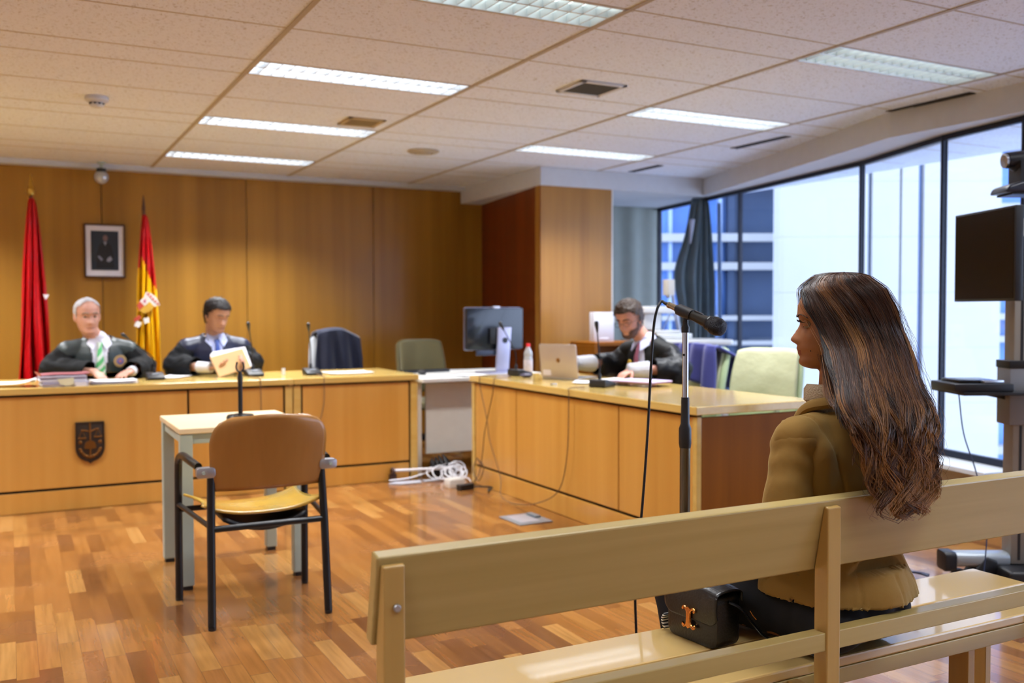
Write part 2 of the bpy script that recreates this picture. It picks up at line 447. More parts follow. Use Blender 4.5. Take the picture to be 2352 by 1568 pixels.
G = bpy.data.materials.new('window_glass'); G.use_nodes = True; n_ = G.node_tree
for q in list(n_.nodes):
    if q.type != 'OUTPUT_MATERIAL': n_.nodes.remove(q)
tr = n_.nodes.new('ShaderNodeBsdfTransparent'); tr.inputs[0].default_value = (0.93, 0.965, 1, 1)
gl = n_.nodes.new('ShaderNodeBsdfGlossy'); gl.inputs['Roughness'].default_value = 0.02
fr = n_.nodes.new('ShaderNodeLayerWeight'); fr.inputs[0].default_value = 0.5; mxs = n_.nodes.new('ShaderNodeMixShader')
pw = n_.nodes.new('ShaderNodeMath'); pw.operation = 'POWER'; pw.inputs[1].default_value = 5.0; n_.links.new(fr.outputs['Facing'], pw.inputs[0])
ml_ = n_.nodes.new('ShaderNodeMath'); ml_.operation = 'MULTIPLY_ADD'; ml_.inputs[1].default_value = 0.5; ml_.inputs[2].default_value = 0.03; n_.links.new(pw.outputs[0], ml_.inputs[0]); n_.links.new(ml_.outputs[0], mxs.inputs[0]); n_.links.new(tr.outputs[0], mxs.inputs[1]); n_.links.new(gl.outputs[0], mxs.inputs[2])
n_.links.new(mxs.outputs[0], n_.nodes['Material Output'].inputs[0])
for i in range(len(WL)-1):
    a, b_, d, nrm, L = seg_dir(i)
    wroot = struct(empty('window_%d' % (i+1), (a.x, a.y, 0), math.atan2(d.y, d.x)))
    bm = bmesh.new(); t = 0.018
    z0, z1 = 0.325, 2.385
    box(bm, 0, L, -t, t, z1-0.036, z1); box(bm, 0, L, -t, t, z0, z0+0.045)
    box(bm, -0.011, 0.011, -0.02, 0.02, z0, z1); box(bm, L-0.011, L+0.011, -0.02, 0.02, z0, z1)
    mesh_obj('window_frame', bm, M_['frame'], wroot, bevel=0.003, sm=False)
    bm = bmesh.new(); box(bm, 0.011, L-0.011, -0.004, 0.004, z0+0.045, z1-0.036)
    mesh_obj('window_pane', bm, G, wroot, sm=False)

# ---------------------------------------------------------------- ceiling fittings
M_['lampglow'] = mat('lamp_tube', '#ffffff', 0.5, emit=('#f2f6ff', 3.4))
M_['lampdim'] = mat('lamp_tube_dim', '#ffffff', 0.5, emit=('#dff4f4', 1.3))
M_['louvre'] = mat('louvre_white', '#dfe6ea', 0.25, 0.3)
LBL = {}
def lamp(i, a, b_, c, d):
    dim = c < 4.0
    cx, cyy = (a+b_)/2, (c+d)/2
    col = {1: 'far left column', 3: 'left column', 5: 'left row', 7: 'right row'}[i]
    if i == 5:
        key = round(c, 1)
        lab = {3.4: 'ceiling lamp with open louvre cut by the top edge of the photo', 5.0: 'largest bright ceiling lamp, above the pale table and armchair',
               6.5: 'bright ceiling lamp beside the yellowed square vent', 8.1: 'bright ceiling lamp closest to the wooden back wall'}.get(key)
    elif i == 7:
        key = round(c, 1)
        lab = {3.4: 'greenish ceiling lamp with visible louvre, over the seated woman', 5.0: 'bright ceiling lamp between the dark square vent and the windows',
               6.5: 'bright ceiling lamp just in front of the bulkhead by the pillar'}.get(key)
    else: lab = None
    if lab is None: lab = 'recessed louvre ceiling lamp outside the photographed area'
    r = empty('ceiling_lamp', (cx, cyy, CZ), 0, lab, 'ceiling lamp', 'recessed ceiling lamps')
    hx, hy = (b_-a)/2-0.008, (d-c)/2-0.006
    bm = bmesh.new()
    box(bm, -hx, hx, -hy, -hy+0.012, -0.002, 0.085); box(bm, -hx, hx, hy-0.012, hy, -0.002, 0.085)
    box(bm, -hx, -hx+0.012, -hy, hy, -0.002, 0.085); box(bm, hx-0.012, hx, -hy, hy, -0.002, 0.085)
    box(bm, -hx, hx, -hy, hy, 0.085, 0.095)
    mesh_obj('housing', bm, M_['louvre'], r, sm=False)
    bm = bmesh.new()
    for k in range(1, 18):
        x = -hx + 2*hx*k/18; box(bm, x-0.0025, x+0.0025, -hy+0.012, hy-0.012, 0.002, 0.034)
    box(bm, -hx+0.012, hx-0.012, -0.006, 0.006, 0.002, 0.034)
    mesh_obj('louvre', bm, M_['louvre'], r, sm=False)
    for s in (-1, 1):
        bm = bmesh.new(); box(bm, -hx+0.03, hx-0.03, s*hy*0.5-hy*0.42, s*hy*0.5+hy*0.42, 0.060, 0.066)
        mesh_obj('tube', bm, M_['lampdim'] if dim else M_['lampglow'], r, sm=False)
    ld = bpy.data.lights.new('lamp_light', 'AREA'); ld.shape = 'RECTANGLE'; ld.size = 1.12; ld.size_y = 0.24
    ld.energy = LAMP_W*(1.6 if c > 8 else 1.0)*(0.4 if c < 3 else 0.6 if dim else 1.0); ld.color = (0.94, 0.965, 1.0); ld.spread = math.radians(112)
    lo = bpy.data.objects.new('lamp_light', ld); COL.objects.link(lo); lo.parent = r; lo.location = (0, 0, -0.004)
    lo.visible_camera = True
for L_ in LAMPS: lamp(*L_)

def square_vent(x, y, s, dark, lab):
    r = empty('ceiling_vent', (x, y, CZ), 0, lab, 'vent')
    bm = bmesh.new(); w_ = 0.03
    for q in ((-s, s, -s, -s+w_), (-s, s, s-w_, s), (-s, -s+w_, -s, s), (s-w_, s, -s, s)):
        box(bm, q[0], q[1], q[2], q[3], -0.012, -0.0005)
    mesh_obj('frame', bm, M_['offwhite'] if dark else mat('yellowed_frame', '#b09a70', 0.7), r, bevel=0.003)
    bm = bmesh.new(); box(bm, -s+w_, s-w_, -s+w_, s-w_, -0.004, -0.0008)
    mesh_obj('grille', bm, mat('vent_grille_dark', '#3d3a30' if dark else '#6b5730', 0.8), r)
    bm = bmesh.new(); k = -s+w_+0.012
    while k < s-w_:
        box(bm, -s+w_, s-w_, k, k+0.006, -0.010, -0.004); k += 0.018
    mesh_obj('slats', bm, mat('vent_slats', '#57503e' if dark else '#9a8352', 0.7), r)
square_vent(2.995, 4.72, 0.15, True, 'dark square air vent in the ceiling right of the largest lamp')
square_vent(2.14, 6.27, 0.13, False, 'small yellowed square air vent beside the middle left lamp')
bm = bmesh.new(); lathe(bm, [(0.03, 0), (0.125, -0.001), (0.13, -0.006), (0.11, -0.018), (0.075, -0.02), (0.07, -0.008), (0.06, -0.008), (0.055, -0.026), (0.02, -0.03), (0.0, -0.03)], (2.97, 7.19, CZ), 32)
tag(mesh_obj('round_diffuser', bm, mat('diffuser_tan', '#a69a86', 0.7)), 'round beige air diffuser in the ceiling near the bulkhead', 'air diffuser')
for k, (x, y0, y1, lab) in enumerate(((5.068, 3.79, 4.40, 'long dark linear air slot against the window bulkhead'),
                                 (5.115, 5.355, 5.96, 'dark linear air slot right of the bright right-hand lamp'),
                                 (5.13, 6.94, 7.40, 'short dark linear air slot farthest from the camera'))):
    r = empty('air_slot', (x, (y0+y1)/2, CZ), 0, lab, 'air slot', 'linear air slots in the ceiling')
    h = (y1-y0)/2
    bm = bmesh.new(); box(bm, -0.032, -0.024, -h, h, -0.006, -0.0005); box(bm, 0.024, 0.032, -h, h, -0.006, -0.0005); box(bm, -0.003, 0.003, -h, h, -0.005, -0.001)
    mesh_obj('frame', bm, M_['blackplastic'], r)
    bm = bmesh.new(); box(bm, -0.024, 0.024, -h, h, -0.0025, -0.0008); mesh_obj('slot', bm, M_['black'], r)
r = empty('smoke_detector', (0.485, 6.27, CZ), 0, 'white round smoke detector on the ceiling at left', 'smoke detector')
bm = bmesh.new(); lathe(bm, [(0.0, 0), (0.066, -0.0005), (0.068, -0.022), (0.05, -0.034), (0.044, -0.034), (0.0, -0.034)], (0, 0, 0), 28); mesh_obj('base', bm, M_['offwhite'], r)
bm = bmesh.new(); lathe(bm, [(0.04, -0.034), (0.042, -0.05), (0.03, -0.062), (0.0, -0.064)], (0, 0, 0), 24); mesh_obj('sensor_head', bm, M_['offwhite'], r)
bm = bmesh.new()
for k in range(10):
    a = 2*PI*k/10; rm = Matrix.Rotation(a, 3, 'Z'); obox(bm, rm @ Vector((0.0415, 0, -0.043)), (0.004, 0.014, 0.008), rm)
mesh_obj('vent_slots', bm, M_['black'], r)
# dome camera hanging under the ceiling at the back wall
r = empty('dome_camera', (0.722, 8.98, CZ), 0, 'small black security camera with round globe at top of back wall', 'security camera')
bm = bmesh.new(); lathe(bm, [(0.0, 0), (0.035, -0.0005), (0.035, -0.015), (0.014, -0.02), (0.014, -0.05), (0.0, -0.05)], (0, 0, 0), 20); mesh_obj('mount', bm, M_['greymetal'], r)
bm = bmesh.new(); lathe(bm, [(0.0, -0.05), (0.038, -0.055), (0.042, -0.075), (0.04, -0.1), (0.0, -0.1)], (0, 0, 0), 20); mesh_obj('body', bm, M_['blackplastic'], r)
bm = bmesh.new(); ellipsoid(bm, (0, 0, -0.13), (0.06, 0.06, 0.06)); mesh_obj('globe', bm, mat('globe_glass', '#b8bcc4', 0.1, 0.4), r)

# ---------------------------------------------------------------- outside
OF = Vector((sy_, cy_, 0)); OR = Vector((cy_, -sy_, 0))
M_['stone'] = mat('pale_stone', '#a8a9ab', 0.8, vary=(1.5, 0.05))
M_['blueglass'] = mat('facade_glass', '#5b86cc', 0.35, 0.0, vary=(0.9, 0.35, (1, 1, 0.3)))
M_['darkglass'] = mat('facade_glass_dark', '#3a4a66', 0.4, 0.0, vary=(0.7, 0.5))
def orig(dep, off=0): q = OF*dep + OR*off; return (q.x, q.y, 0)
b1 = empty('stone_building', orig(13.0), -YAW, 'pale stone building with tall narrow openings seen through the windows', 'building')
bm = bmesh.new()
x0 = 3.62
for x1, gap in ((4.82, 0.055), (5.245, 0.03), (5.50, 0.075), (6.62, 0)):
    z = -6.0
    while z < 9:
        box(bm, x0, x1, 0, 0.3, z+0.001, z+0.749); z += 0.75
    x0 = x1+gap
mesh_obj('wall', bm, M_['stone'], b1, sm=False)
for a, b_ in ((4.82, 4.875), (5.245, 5.275), (5.50, 5.575)):
    bm = bmesh.new(); box(bm, a, b_, 0.12, 0.2, -6, 9); mesh_obj('window', bm, M_['blueglass'], b1, sm=False)
b2 = empty('glazed_building', orig(16.0), -YAW, 'blue glazed building with white floor bands behind the curtain', 'building')
bm = bmesh.new(); box(bm, -1.5, 3.72, 0.2, 5, -6, 9); mesh_obj('facade', bm, M_['blueglass'], b2, sm=False)
bm = bmesh.new(); box(bm, 3.72, 4.9, 0.1, 5, -6, 9); box(bm, 3.60, 3.72, 0, 0.3, -6, 9)
mesh_obj('dark_facade', bm, M_['darkglass'], b2, sm=False)
for z, h in ((3.3, 0.14), (2.40, 0.13), (1.93, 0.12), (1.09, 0.08), (0.68, 0.07), (-0.2, 0.1), (-1.1, 0.12), (-2, 0.12), (4.3, 0.14)):
    bm = bmesh.new(); box(bm, -1.5, 4.9, -0.1, 0.25, z, z+h); mesh_obj('floor_band', bm, M_['stone'], b2, sm=False)
for x in (2.05, 2.62, 3.05, 3.45):
    bm = bmesh.new(); box(bm, x, x+0.05, 0.0, 0.2, -6, 9); mesh_obj('mullion', bm, mat('facade_mullion', '#9fb6dc', 0.5), b2, sm=False)
b3 = empty('office_building', orig(15.0), -YAW, 'glazed building with white bands beyond the monitor cart', 'building')
bm = bmesh.new(); box(bm, 7.55, 14, 0.2, 4, -6, 9); mesh_obj('facade', bm, M_['blueglass'], b3, sm=False)
for z, h in ((3.75, 0.2), (2.75, 0.16), (1.95, 0.08), (1.1, 0.1), (0.75, 0.1), (-0.2, 0.1), (-1.0, 0.12)):
    bm = bmesh.new(); box(bm, 7.5, 14, -0.1, 0.25, z, z+h); mesh_obj('floor_band', bm, M_['stone'], b3, sm=False)
bm = bmesh.new(); box(bm, 7.2, 60, -40, 60, -6.2, -6.0)
struct(mesh_obj('ground_outside', bm, mat('pale_paving', '#dfe2e6', 0.9), sm=False))
# ---------------------------------------------------------------- judges' desks
def judge_desk(X0, X1, panels, posts, lab):
    r = empty('judge_desk', ((X0+X1)/2, 7.1, 0), 0, lab, 'desk')
    ox, oy = (X0+X1)/2, 7.1
    def B(name, x0, x1, y0, y1, z0, z1, mt, bev=0.003):
        bm = bmesh.new(); box(bm, x0-ox, x1-ox, y0-oy, y1-oy, z0, z1); return mesh_obj(name, bm, mt, r, bevel=bev, sm=False)
    B('desk_top', X0, X1, 6.675, 7.57, 0.748, 0.79, M_['desktop'], 0.004)
    B('carcass', X0+0.02, X1-0.02, 6.725, 6.76, 0.0, 0.747, M_['black'])
    for a, b_ in panels:
        B('front_panel', a, b_, 6.705, 6.724, 0.146, 0.733, M_['deskwood'])
        B('kick_panel', a, b_, 6.705, 6.724, 0.001, 0.129, M_['deskwood'])
    for a, b_ in posts: B('post', a, b_, 6.7, 6.724, 0.001, 0.738, M_['desktop'])
    B('side_panel', X0+0.002, X0+0.03, 6.76, 7.5, 0.001, 0.747, M_['deskwood'])
    B('side_panel', X1-0.03, X1-0.002, 6.726, 7.5, 0.001, 0.747, M_['desktop'])
    return r
dA = judge_desk(-2.6, 1.7645, [(-2.55, -0.62), (-0.61, 1.049), (1.063, 1.697)], [(1.710, 1.762)], 'long veneered judges desk bearing the bronze shield')
dB = judge_desk(1.767, 2.712, [(1.836, 2.641)], [(1.769, 1.822), (2.655, 2.710)], 'shorter veneered desk section at the right end of the judges bench')

# bronze shield
r = empty('shield_emblem', (0.446, 6.704, 0.43), 0, 'bronze shield with scales of justice on the judges desk front', 'emblem')
def shield_outline(s=1.0):
    o = [(-0.086*s, 0.130*s), (0.086*s, 0.130*s), (0.087*s, -0.03*s)]
    for k in range(1, 8):
        a = PI/2*k/8; o.append((0.087*s*math.cos(a), -0.03*s-0.098*s*math.sin(a)**0.9))
    o.append((0, -0.140*s))
    return o + [(-x, y) for x, y in o[2:-1][::-1]]
bm = bmesh.new(); prism(bm, shield_outline(), 'y', -0.016, -0.0005)
mesh_obj('plate', bm, mat('dark_bronze', '#3a2e26', 0.45, 0.5), r, bevel=0.004)
bronze = mat('worn_bronze', '#7a5022', 0.4, 0.75)
bm = bmesh.new(); o1, o2 = shield_outline(0.99), shield_outline(0.9)
for i in range(len(o1)):
    j = (i+1) % len(o1)
    hexa(bm, [(o1[i][0], -0.021, o1[i][1]), (o1[j][0], -0.021, o1[j][1]), (o1[j][0], -0.0165, o1[j][1]), (o1[i][0], -0.0165, o1[i][1]),
              (o2[i][0], -0.021, o2[i][1]), (o2[j][0], -0.021, o2[j][1]), (o2[j][0], -0.0165, o2[j][1]), (o2[i][0], -0.0165, o2[i][1])])
mesh_obj('rim', bm, mat('rim_bronze', '#3c3029', 0.4, 0.6), r)
bm = bmesh.new()
tube(bm, [(0, -0.019, 0.125), (0, -0.019, 0.01)], 0.006, 8)
tube(bm, spline([(-0.052, -0.019, 0.078), (-0.03, -0.019, 0.076), (0, -0.019, 0.068), (0.03, -0.019, 0.08), (0.052, -0.019, 0.084)]), 0.005, 8)
for s, z in ((-1, 0.078), (1, 0.084)):
    for q in (-0.02, 0.02): tube(bm, [(s*0.047, -0.018, z), (s*0.047+q, -0.018, z-0.05)], 0.002, 6)
    tube(bm, [(s*0.047-0.024, -0.019, z-0.052), (s*0.047+0.024, -0.019, z-0.052)], 0.0055, 8)
mesh_obj('scales', bm, bronze, r)
bm = bmesh.new()
prism(bm, [(-0.03, -0.005), (-0.036, -0.04), (-0.006, -0.045), (0, -0.05), (0.006, -0.045), (0.036, -0.04), (0.03, -0.005), (0.012, 0.008), (-0.012, 0.008)], 'y', -0.023, -0.016)
tube(bm, [(0, -0.019, -0.045), (0, -0.019, -0.085)], 0.006, 8)
for s in (-1, 1):
    for k in range(8):
        a = math.radians(200+k*18) if s < 0 else math.radians(340-k*18)
        cxx, czz = 0.062*math.cos(a), -0.03+0.075*math.sin(a)+0.01
        ellipsoid(bm, (cxx, -0.019, czz), (0.012, 0.005, 0.009), Matrix.Rotation(a, 3, 'Y'), 8, 6)
    ellipsoid(bm, (s*0.058, -0.019, 0.0), (0.012, 0.005, 0.012), None, 8, 6)
mesh_obj('open_book_and_laurel', bm, bronze, r)

# ---------------------------------------------------------------- right-hand desk
r = empty('counsel_desk', (3.4, 5.05, 0), 0, 'long veneered side desk with the open laptop on it', 'desk')
def B(name, x0, x1, y0, y1, z0, z1, mt, bev=0.003, rr=r, ox=3.4, oy=5.05):
    bm = bmesh.new(); box(bm, x0-ox, x1-ox, y0-oy, y1-oy, z0, z1); return mesh_obj(name, bm, mt, rr, bevel=bev, sm=False)
B('desk_top', 2.985, 3.80, 3.74, 6.37, 0.748, 0.79, M_['desktop_y'], 0.004)
B('carcass', 3.03, 3.06, 3.79, 6.33, 0.0, 0.747, M_['black'])
B('post', 3.0, 3.029, 6.318, 6.362, 0.001, 0.738, M_['desktop'])
B('post', 3.0, 3.029, 3.755, 3.79, 0.001, 0.738, M_['desktop'])
for a, b_ in ((5.683, 6.31), (4.461, 5.673), (3.799, 4.449)):
    B('front_panel', 3.008, 3.029, a, b_, 0.146, 0.733, M_['deskwood'])
B('kick_panel', 3.008, 3.029, 3.797, 6.31, 0.001, 0.129, M_['deskwood'])
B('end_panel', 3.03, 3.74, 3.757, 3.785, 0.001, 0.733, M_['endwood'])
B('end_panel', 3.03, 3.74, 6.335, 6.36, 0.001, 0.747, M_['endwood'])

# ---------------------------------------------------------------- white desk between them
r = empty('computer_desk', (3.1, 7.1, 0), 0, 'white laminate computer desk between the two wooden desks', 'desk')
def B2(name, x0, x1, y0, y1, z0, z1, mt, bev=0.003): return B(name, x0, x1, y0, y1, z0, z1, mt, bev, r, 3.1, 7.1)
bm = bmesh.new(); prism(bm, [(2.722-3.1, 6.80-7.1), (2.755-3.1, 6.70-7.1), (3.9-3.1, 6.70-7.1), (3.9-3.1, 7.65-7.1), (2.722-3.1, 7.65-7.1)], 'z', 0.722, 0.752)
mesh_obj('desk_top', bm, M_['whitelam'], r, bevel=0.004, sm=False)
B2('modesty_panel', 2.86, 3.85, 6.9, 6.918, 0.15, 0.70, M_['creampanel'])
B2('leg_panel', 2.735, 2.775, 6.78, 7.6, 0.001, 0.72, M_['creampanel'])
B2('leg_panel', 3.85, 3.89, 6.78, 7.6, 0.001, 0.72, M_['creampanel'])

# ---------------------------------------------------------------- witness table
r = empty('witness_table', (0.975, 4.83, 0), 0, 'small square table with pale top and grey-green metal legs', 'table')
T0x, T1x, T0y, T1y = 0.645, 1.25, 4.53, 5.45
def B3(name, x0, x1, y0, y1, z0, z1, mt, bev=0.003): return B(name, x0, x1, y0, y1, z0, z1, mt, bev, r, 0.975, 4.83)
B3('table_top', 0.668, 1.255, 4.50, 5.13, 0.712, 0.738, M_['table_top'], 0.004)
for x in (0.672, 1.186):
    for y in (4.505, 5.06):
        bm = bmesh.new(); box(bm, x-0.975, x+0.055-0.975, y-4.83, y+0.055-4.83, 0.018, 0.711)
        lg = mesh_obj('leg', bm, M_['greymetal'], r, bevel=0.004, sm=False)
        bm = bmesh.new(); box(bm, x+0.006-0.975, x+0.049-0.975, y+0.006-4.83, y+0.049-4.83, 0.0, 0.018)
        mesh_obj('foot_cap', bm, M_['blackplastic'], lg, sm=False)
B3('apron', 0.727, 1.186, 4.515, 4.54, 0.665, 0.711, M_['greymetal']); B3('apron', 0.727, 1.186, 5.08, 5.105, 0.665, 0.711, M_['greymetal'])
B3('apron', 0.682, 0.707, 4.56, 5.06, 0.665, 0.711, M_['greymetal']); B3('apron', 1.206, 1.231, 4.56, 5.06, 0.665, 0.711, M_['greymetal'])

# little desk-top microphone stand on the table
r = empty('table_microphone_stand', (0.99, 4.74, 0.7385), 0, 'short black empty microphone stand on the pale table', 'microphone stand')
bm = bmesh.new(); lathe(bm, [(0, 0), (0.066, 0.0), (0.068, 0.014), (0.06, 0.026), (0.018, 0.032), (0.0, 0.032)], (0, 0, 0), 36); mesh_obj('base', bm, M_['blackmetal'], r)
bm = bmesh.new(); lathe(bm, [(0.011, 0.03), (0.011, 0.18), (0.0, 0.18)], (0, 0, 0), 16); mesh_obj('pole', bm, M_['blackmetal'], r)
bm = bmesh.new(); lathe(bm, [(0.012, 0.175), (0.013, 0.21), (0.008, 0.225), (0.008, 0.235), (0.0, 0.235)], (0, 0, 0), 16); mesh_obj('collar', bm, M_['blackplastic'], r)
bm = bmesh.new()
for s in (-1, 1): tube(bm, spline([(0, 0, 0.232), (s*0.012, 0, 0.24), (s*0.018, 0, 0.258), (s*0.013, 0, 0.282)]), 0.0042, 8)
mesh_obj('clip', bm, M_['blackplastic'], r)

# ---------------------------------------------------------------- armchair
r = empty('plywood_armchair', (0.92, 4.14, 0), 0, 'plywood armchair with black tube frame, its back to the camera', 'chair')
ax0, ay0 = 0.92, 4.14
def A(p): return (p[0]-ax0, p[1]-ay0, p[2])
tr_ = 0.0165
bl, br_ = 0.705, 1.155           # rear legs at the floor (near the camera)
for x, s in ((0.693, -1), (1.168, 1)):
    bm = bmesh.new()
    tube(bm, [A((x, 3.895, 0.012)), A((x-s*0.006, 3.925, 0.40)), A((x-s*0.012, 3.945, 0.60)), A((x-s*0.013, 3.94, 0.642))], tr_, 14)
    lg = mesh_obj('leg', bm, M_['blackmetal'], r)
    bm = bmesh.new(); lathe(bm, [(0, 0), (0.015, 0), (0.0165, 0.012), (0, 0.012)], A((x, 3.894, 0)), 14); mesh_obj('foot_cap', bm, M_['blackplastic'], lg)
    fx = x + (-0.052 if s < 0 else 0.032)
    bm = bmesh.new()
    tube(bm, spline([A((fx, 4.375, 0.012)), A((fx, 4.372, 0.3)), A((fx+s*0.0, 4.362, 0.56)), A((fx, 4.335, 0.628)), A((fx-s*0.004, 4.26, 0.652)), A((fx-s*0.004, 4.12, 0.655)), A((x+s*0.028, 4.0, 0.64))], 8), tr_, 14)
    ar = mesh_obj('front_leg_and_arm', bm, M_['blackmetal'], r)
    bm = bmesh.new(); lathe(bm, [(0, 0), (0.015, 0), (0.0165, 0.012), (0, 0.012)], A((fx, 4.375, 0)), 14); mesh_obj('foot_cap', bm, M_['blackplastic'], ar)
    bm = bmesh.new()
    pts = rrect(0.0, 0.074, -0.021, 0.021, 0.014, 5)
    xx = x-s*0.013
    prism(bm, [((xx + s*(u-0.012))-ax0, 0.625+v) for u, v in pts], 'y', 3.918-ay0, 3.955-ay0)
    mesh_obj('arm_bracket', bm, M_['alu'], r, bevel=0.002)
    bm = bmesh.new(); lathe(bm, [(0, 0.0), (0.007, 0.0), (0.007, 0.004), (0, 0.004)], A((xx+s*0.034, 3.914, 0.625)), 12, (0, 1, 0)); mesh_obj('bracket_screw', bm, M_['greymetal'], r)
    bm = bmesh.new(); tube(bm, [A((x-s*0.004, 3.93, 0.405)), A((fx, 4.365, 0.425))], 0.011, 10); mesh_obj('side_rail', bm, M_['blackmetal'], r)
bm = bmesh.new(); tube(bm, [A((0.697, 3.925, 0.395)), A((1.164, 3.925, 0.395))], 0.0135, 12); mesh_obj('cross_rail', bm, M_['blackmetal'], r)
bm = bmesh.new(); tube(bm, [A((0.65, 4.35, 0.405)), A((1.19, 4.35, 0.405))], 0.0125, 12)
mesh_obj('cross_rail', bm, M_['blackmetal'], r)
bm = bmesh.new()
def under(u, v):
    x = -0.17+0.34*u; y = -0.19+0.36*v
    return (x+0.005, y, 0.375+0.05*((u-0.5)*2)**2)
grid(bm, under, 14, 8); o = mesh_obj('seat_support', bm, M_['blackplastic'], r); bake(o, [('SOLID', 0.018)])
# seat shell: saddle curve, front edge toward the table
def seatf(u, v):
    a = (u-0.5)*2; b_ = (v-0.5)*2
    wv = 0.225 + 0.028*abs(b_)**2.2 - 0.010*(1-abs(b_))
    x = a*wv; y = b_*0.225
    z = 0.432 + 0.030*abs(a)**2.6 + (0.022*max(b_, 0)**2*-1) + 0.010*max(-b_, 0)**2 + (0.020*abs(a)**3*abs(b_)**2)
    return (x-0.0, y+0.035, z)
bm = bmesh.new(); grid(bm, seatf, 25, 25); o = mesh_obj('seat', bm, M_['chair_seat'], r); bake(o, [('SOLID', 0.011)])
# back shell
def backshell():
    bm = bmesh.new(); nx, nz = 28, 18
    W, H = 0.475, 0.296
    def P(u, v):
        z = v*H
        # width narrows slightly at the bottom, corners strongly rounded at the top
        half = W/2*(0.955+0.045*min(1, v*1.6))
        if v > 0.62:
            t = (v-0.62)/0.38; half -= 0.085*(1-math.sqrt(max(0, 1-t**2.2)))
        if v < 0.12:
            t = (0.12-v)/0.12; half -= 0.010*(1-math.sqrt(max(0, 1-t*t)))
        a = (u-0.5)*2
        crown = 0.012*(1-a*a)*v
        return (a*half+0.011, -0.198-0.055*v+0.035*(abs(a)**2)*1.0-0.028, 0.545+z+crown)
    grid(bm, P, nx, nz); return bm
o = mesh_obj('backrest', backshell(), M_['chair_back'], r); bake(o, [('SOLID', 0.011)])

# ---------------------------------------------------------------- bench in the foreground
r = empty('bench', (1.6, 1.75, 0), 0, 'long pale beech bench seen from behind, the woman seated on it', 'bench')
bx, by = 1.6, 1.75
def BH(name, pts, mt, bev=0.003):
    bm = bmesh.new(); hexa(bm, [(p[0]-bx, p[1]-by, p[2]) for p in pts]); return mesh_obj(name, bm, mt, r, bevel=bev, sm=False)
XR = 2.69
# tilted backrest board  (bottom farther from the camera than the top)
BH('backrest_board', [(0.536, 1.5415, 0.698), (XR, 1.5415, 0.698), (XR, 1.570, 0.704), (0.536, 1.570, 0.704),
                      (0.536, 1.508, 0.857), (XR, 1.508, 0.857), (XR, 1.538, 0.863), (0.536, 1.538, 0.863)], M_['bench'], 0.004)
def upr(x0, x1):
    bm = bmesh.new()
    prism(bm, [(1.498-by, 0.0), (1.5375-by, 0.0), (1.5375-by, 0.705), (1.511-by, 0.845), (1.498-by, 0.842)], 'x', x0-bx, x1-bx)
    return mesh_obj('upright', bm, M_['bench_v'], r, bevel=0.003, sm=False)
for x0 in (0.543, 1.553): upr(x0, x0+0.039)
upr(2.58, 2.62)
bm = bmesh.new(); lathe(bm, [(0, 0), (0.0065, 0), (0.0068, 0.004), (0.005, 0.006), (0.0, 0.006)], (0.566-bx, 1.4975-by, 0.772), 14, (0, -1, 0.03))
mesh_obj('bolt', bm, M_['alu'], r)
for a, b_ in ((0.582, 1.553), (1.592, 2.58)):
    BH('back_rail', [(a, 1.502, 0.530), (b_, 1.502, 0.530), (b_, 1.536, 0.530), (a, 1.536, 0.530), (a, 1.502, 0.570), (b_, 1.502, 0.570), (b_, 1.536, 0.570), (a, 1.536, 0.570)], M_['bench'], 0.002)
for y0, y1 in ((1.622, 1.800), (1.806, 1.99)):
    BH('seat_board', [(0.56, y0, 0.425), (XR, y0, 0.425), (XR, y1, 0.425), (0.56, y1, 0.425), (0.56, y0, 0.45), (XR, y0, 0.45), (XR, y1, 0.45), (0.56, y1, 0.45)], mat('beech_seat%d' % int(y0*1000), '#c4a468', 0.16, 0, 0.5, 1.0, vary=(3, 0.12, (0.06, 1, 1))), 0.005)
BH('apron', [(0.56, 1.622, 0.385), (XR-0.03, 1.622, 0.385), (XR-0.03, 1.65, 0.385), (0.56, 1.65, 0.385), (0.56, 1.622, 0.424), (XR-0.03, 1.622, 0.424), (XR-0.03, 1.65, 0.424), (0.56, 1.65, 0.424)], M_['bench'], 0.002)
BH('apron', [(0.56, 1.95, 0.385), (XR-0.03, 1.95, 0.385), (XR-0.03, 1.978, 0.385), (0.56, 1.978, 0.385), (0.56, 1.95, 0.424), (XR-0.03, 1.95, 0.424), (XR-0.03, 1.978, 0.424), (0.56, 1.978, 0.424)], M_['bench'], 0.002)
for x in (0.543, 1.553, 2.58):
    bm = bmesh.new(); box(bm, x+0.004-bx, x+0.035-bx, 1.538-by, 1.6215-by, 0.387, 0.424); mesh_obj('seat_bracket', bm, M_['bench_v'], r, bevel=0.002, sm=False)
for x in (0.6, 1.58, 2.225):
    bm = bmesh.new(); box(bm, x-bx, x+0.026-bx, 1.655-by, 1.715-by, 0.0, 0.424); mesh_obj('leg', bm, M_['bench_v'], r, bevel=0.002, sm=False)
    if x != 2.225:
        if x > 1: x = 1.28
        bm = bmesh.new(); box(bm, x-bx, x+0.04-bx, 1.90-by, 1.949-by, 0.0, 0.424); mesh_obj('leg', bm, M_['bench_v'], r, bevel=0.002, sm=False)
bm = bmesh.new(); box(bm, 2.635-bx, 2.66-bx, 1.90-by, 1.949-by, 0.0, 0.424); mesh_obj('leg', bm, M_['bench_v'], r, bevel=0.002, sm=False)
